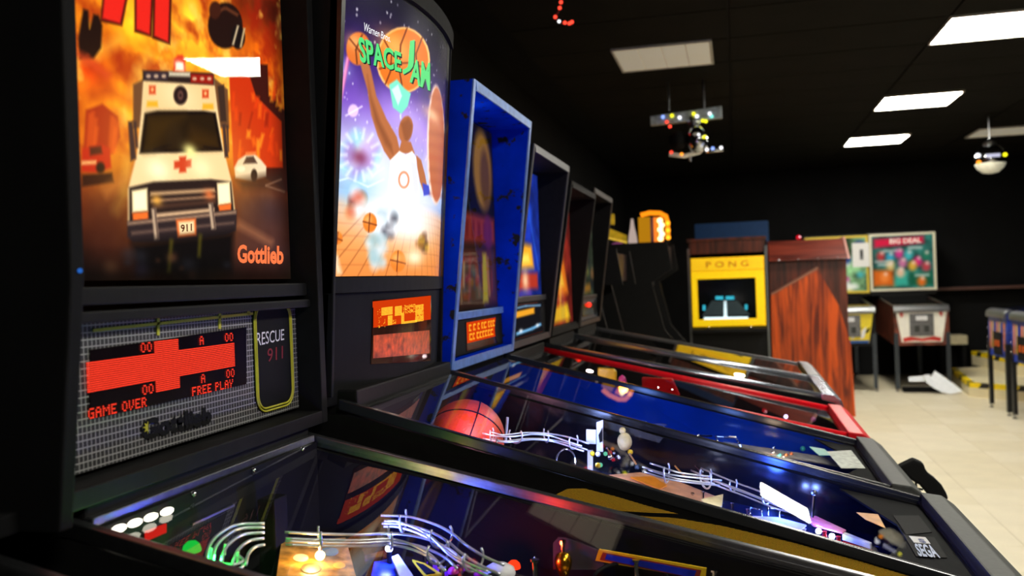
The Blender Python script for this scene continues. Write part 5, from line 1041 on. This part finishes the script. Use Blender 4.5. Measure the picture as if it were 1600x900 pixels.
# right edge: two pinball machines seen from their front corners
SIDEO = mat('orange_blue_side', (40, 60, 150), .35, var=.8, scale=14)
def side_pin(label, x, y, rz, fm):
    p = Pin(label, 0, half=.262, zr=1.06, xr=-.62, k=-.1, xf=.36, side=fm, rail=CHROME, lock=STEEL, loc=(x, y, 0), rz=rz, group='pinball machines at the right edge', legm=mat('black_leg', (26, 26, 28), .4, .3), depth=.12)
    r = p.root; B('backbox', DK, r, -1.0, -.66, -.33, .33, 1.092, 1.78, bevel=.004)
    for i in range(7): MB().slab([(p.xf+.0502, -.25+i*.07, .60), (p.xf+.0502, -.22+i*.07, .58), (p.xf+.0502, -.20+i*.07, .84), (p.xf+.0502, -.235+i*.07, .86)], (.001, 0, 0)).build('flame_print', [mat('orange_flame', (240, 140, 30), .4), YELP, BLUP][i % 3], r)
    for i in range(9): MB().slab([(-.9+i*.14, -p.ho-.0004, .62+.02*(i % 2)), (-.84+i*.14, -p.ho-.0004, .60), (-.82+i*.14, -p.ho-.0004, .80), (-.87+i*.14, -p.ho-.0004, .86)], (0, -.001, 0)).build('flame_print', [YELP, mat('orange_flame', (240, 140, 30), .4), WHITEP][i % 3], r)
    for i, y in enumerate((-.27, .27)):
        for k in range(3): MB().ball((p.xf+.066, y, .60+k*.09), .007, 8).build('leg_bolt', CHROME, r, smooth=True)
    return p
side_pin('pinball machine with orange and blue sides at the right edge, whole front end in view', 2.79, 9.32, math.pi+.02, SIDEO)
side_pin('pinball machine at the right edge of which only one black front leg shows', 2.80, 8.60, math.pi+.02, SIDEO)

# ================================================================== things hanging from the ceiling
def hanging(name, label, cat, x, y): return thing(name, label, cat, (x, y, ZC))
JW = [glow('lens_red', (255, 70, 50), 2), glow('lens_yellow', (240, 235, 30), 2), glow('lens_cyan', (130, 240, 220), 1.6), glow('lens_blue', (140, 170, 255), 1.8), glow('lens_white', (250, 250, 255), 2), glow('lens_orange', (255, 150, 40), 2)]
hx = at(1072, 200, Y=6.5)[0]
r = hanging('party_light', 'chrome party light cluster with coloured lenses hanging from the ceiling', 'party light', hx, 6.5)
q = lambda x, y, Y=6.5: at(x, y, Y=Y)-(hx, 6.5, ZC)
b0, b1 = q(1016, 186), q(1128, 174)
bar = MB().slab([b0+(0, 0, -.045), b1+(0, 0, -.045), b1+(0, 0, .04), b0+(0, 0, .02)], (0, .05, 0)).build('mirror_bar', mat('mirror_foil', (200, 212, 220), .45, .8, var=.35, scale=40), r, bevel=.003)
for x in (1045, 1100): t_ = q(x, 172); MB().tube([(t_[0], .03, t_[2]), (t_[0], .03, 0)], .008, 8).build('hanger', STEEL, r)
for i, (x, y) in enumerate(((1036, 183), (1042, 191), (1050, 181), (1062, 184), (1084, 178), (1089, 182), (1098, 189), (1109, 178), (1112, 182), (1103, 190))): MB().ball(q(x, y)+(0, -.012, 0), .012, 10).build('lens', JW[[3, 0, 1, 4, 1, 4, 1, 4, 2, 1][i]], r, smooth=True)
c = q(1059, 219); MB().ball(c, .062, 18, sz=1.1).build('black_housing', MATT, r, smooth=True)
c = q(1089, 218); MB().ball(c, .082, 20, sz=1.25, sx=.95).build('chrome_housing', CHROME, r, smooth=True); MB().lathe([(.03, 0), (.05, .06), (.03, .10)], q(1084, 203)+(0, .02, 0), seg=12).build('yoke', STEEL, r, smooth=True)
MB().tube([q(1046, 241), q(1070, 244), q(1092, 238), q(1104, 228)], .016, 10).build('lower_arm', mat('cream_arm', (230, 222, 200), .35, emit=.15), r, smooth=True); MB().tube([q(1078, 243), q(1078, 252)], .009, 8).build('lower_pin', STEEL, r); MB().tube([q(1102, 236), q(1130, 233)], .018, 10).build('side_lamp', CHROME, r, smooth=True)
for x, y, k in ((1048, 200, 0), (1050, 240, 0), (1066, 243, 5), (1102, 216, 1), (1105, 236, 4), (1127, 233, 4), (1114, 234, 3), (1092, 213, 4)): MB().ball(q(x, y)+(0, -.07, 0), .012, 10).build('lens', JW[k], r, smooth=True)
MB().tube([(c[0], 0, c[2]+.09), (c[0], .03, b1[2]-.02)], .01, 8).build('stem', STEEL, r)
Yb = 9.2; bx = at(1547, 248, Y=Yb); hz = bx[2]-ZC
r = hanging('mirror_ball', 'round chrome ball lamp hanging at the right edge', 'ball lamp', bx[0], Yb)
MB().ball((0, 0, hz), .135, 22).build('ball', CHROME, r, smooth=True); MB().tube([(0, 0, hz+.13), (0, 0, 0)], .008, 8).build('stem', STEEL, r); MB().lathe([(.05, 0), (.06, .02), (.02, .05)], (0, 0, hz+.125), seg=14).build('collar', STEEL, r)
MB().lathe([(.02, -.138), (.07, -.128), (.112, -.09), (.133, -.05), (.128, -.045)], (0, 0, hz), seg=20).build('white_cup', mat('cup_white', (232, 228, 205), .4, emit=.25), r, smooth=True); B('mirror_band', glow('pale_strip', (215, 215, 240), .9), r, -.07, .05, -.142, -.128, hz+.0, hz+.03)
MB().ball((.105, -.09, hz+.02), .018, 10).build('lens', JW[1], r); MB().ball((-.115, -.07, hz-.035), .02, 10).build('lens', JW[5], r); MB().ball((-.12, -.07, hz+.03), .02, 10).build('lens', JW[4], r)
Yr = 4.2; c0 = at(880, 20, Y=Yr); r = hanging('red_light_string', 'short curl of red bulbs hanging at the top of the picture', 'string light', c0[0], Yr); q = lambda x, y: at(x, y, Y=Yr)-(c0[0], Yr, ZC)
pp = [q(876, -20), q(877, 2), q(875, 14), q(868, 27), q(874, 34), q(884, 37), q(894, 38)]
pp[0][2] = 0; MB().tube(smoothpath(pp), .004, 6).build('cord', mat('dark_red_cord', (90, 16, 16), .4, emit=.3), r, smooth=True)
for i, (x, y) in enumerate(((877, 4), (875, 13), (868, 27), (874, 34), (883, 36), (890, 37), (894, 35))): MB().ball(q(x, y)+(0, -.006, 0), .009 if i != 3 else .008, 10).build('bulb', JW[0] if i != 3 else JW[4], r, smooth=True)
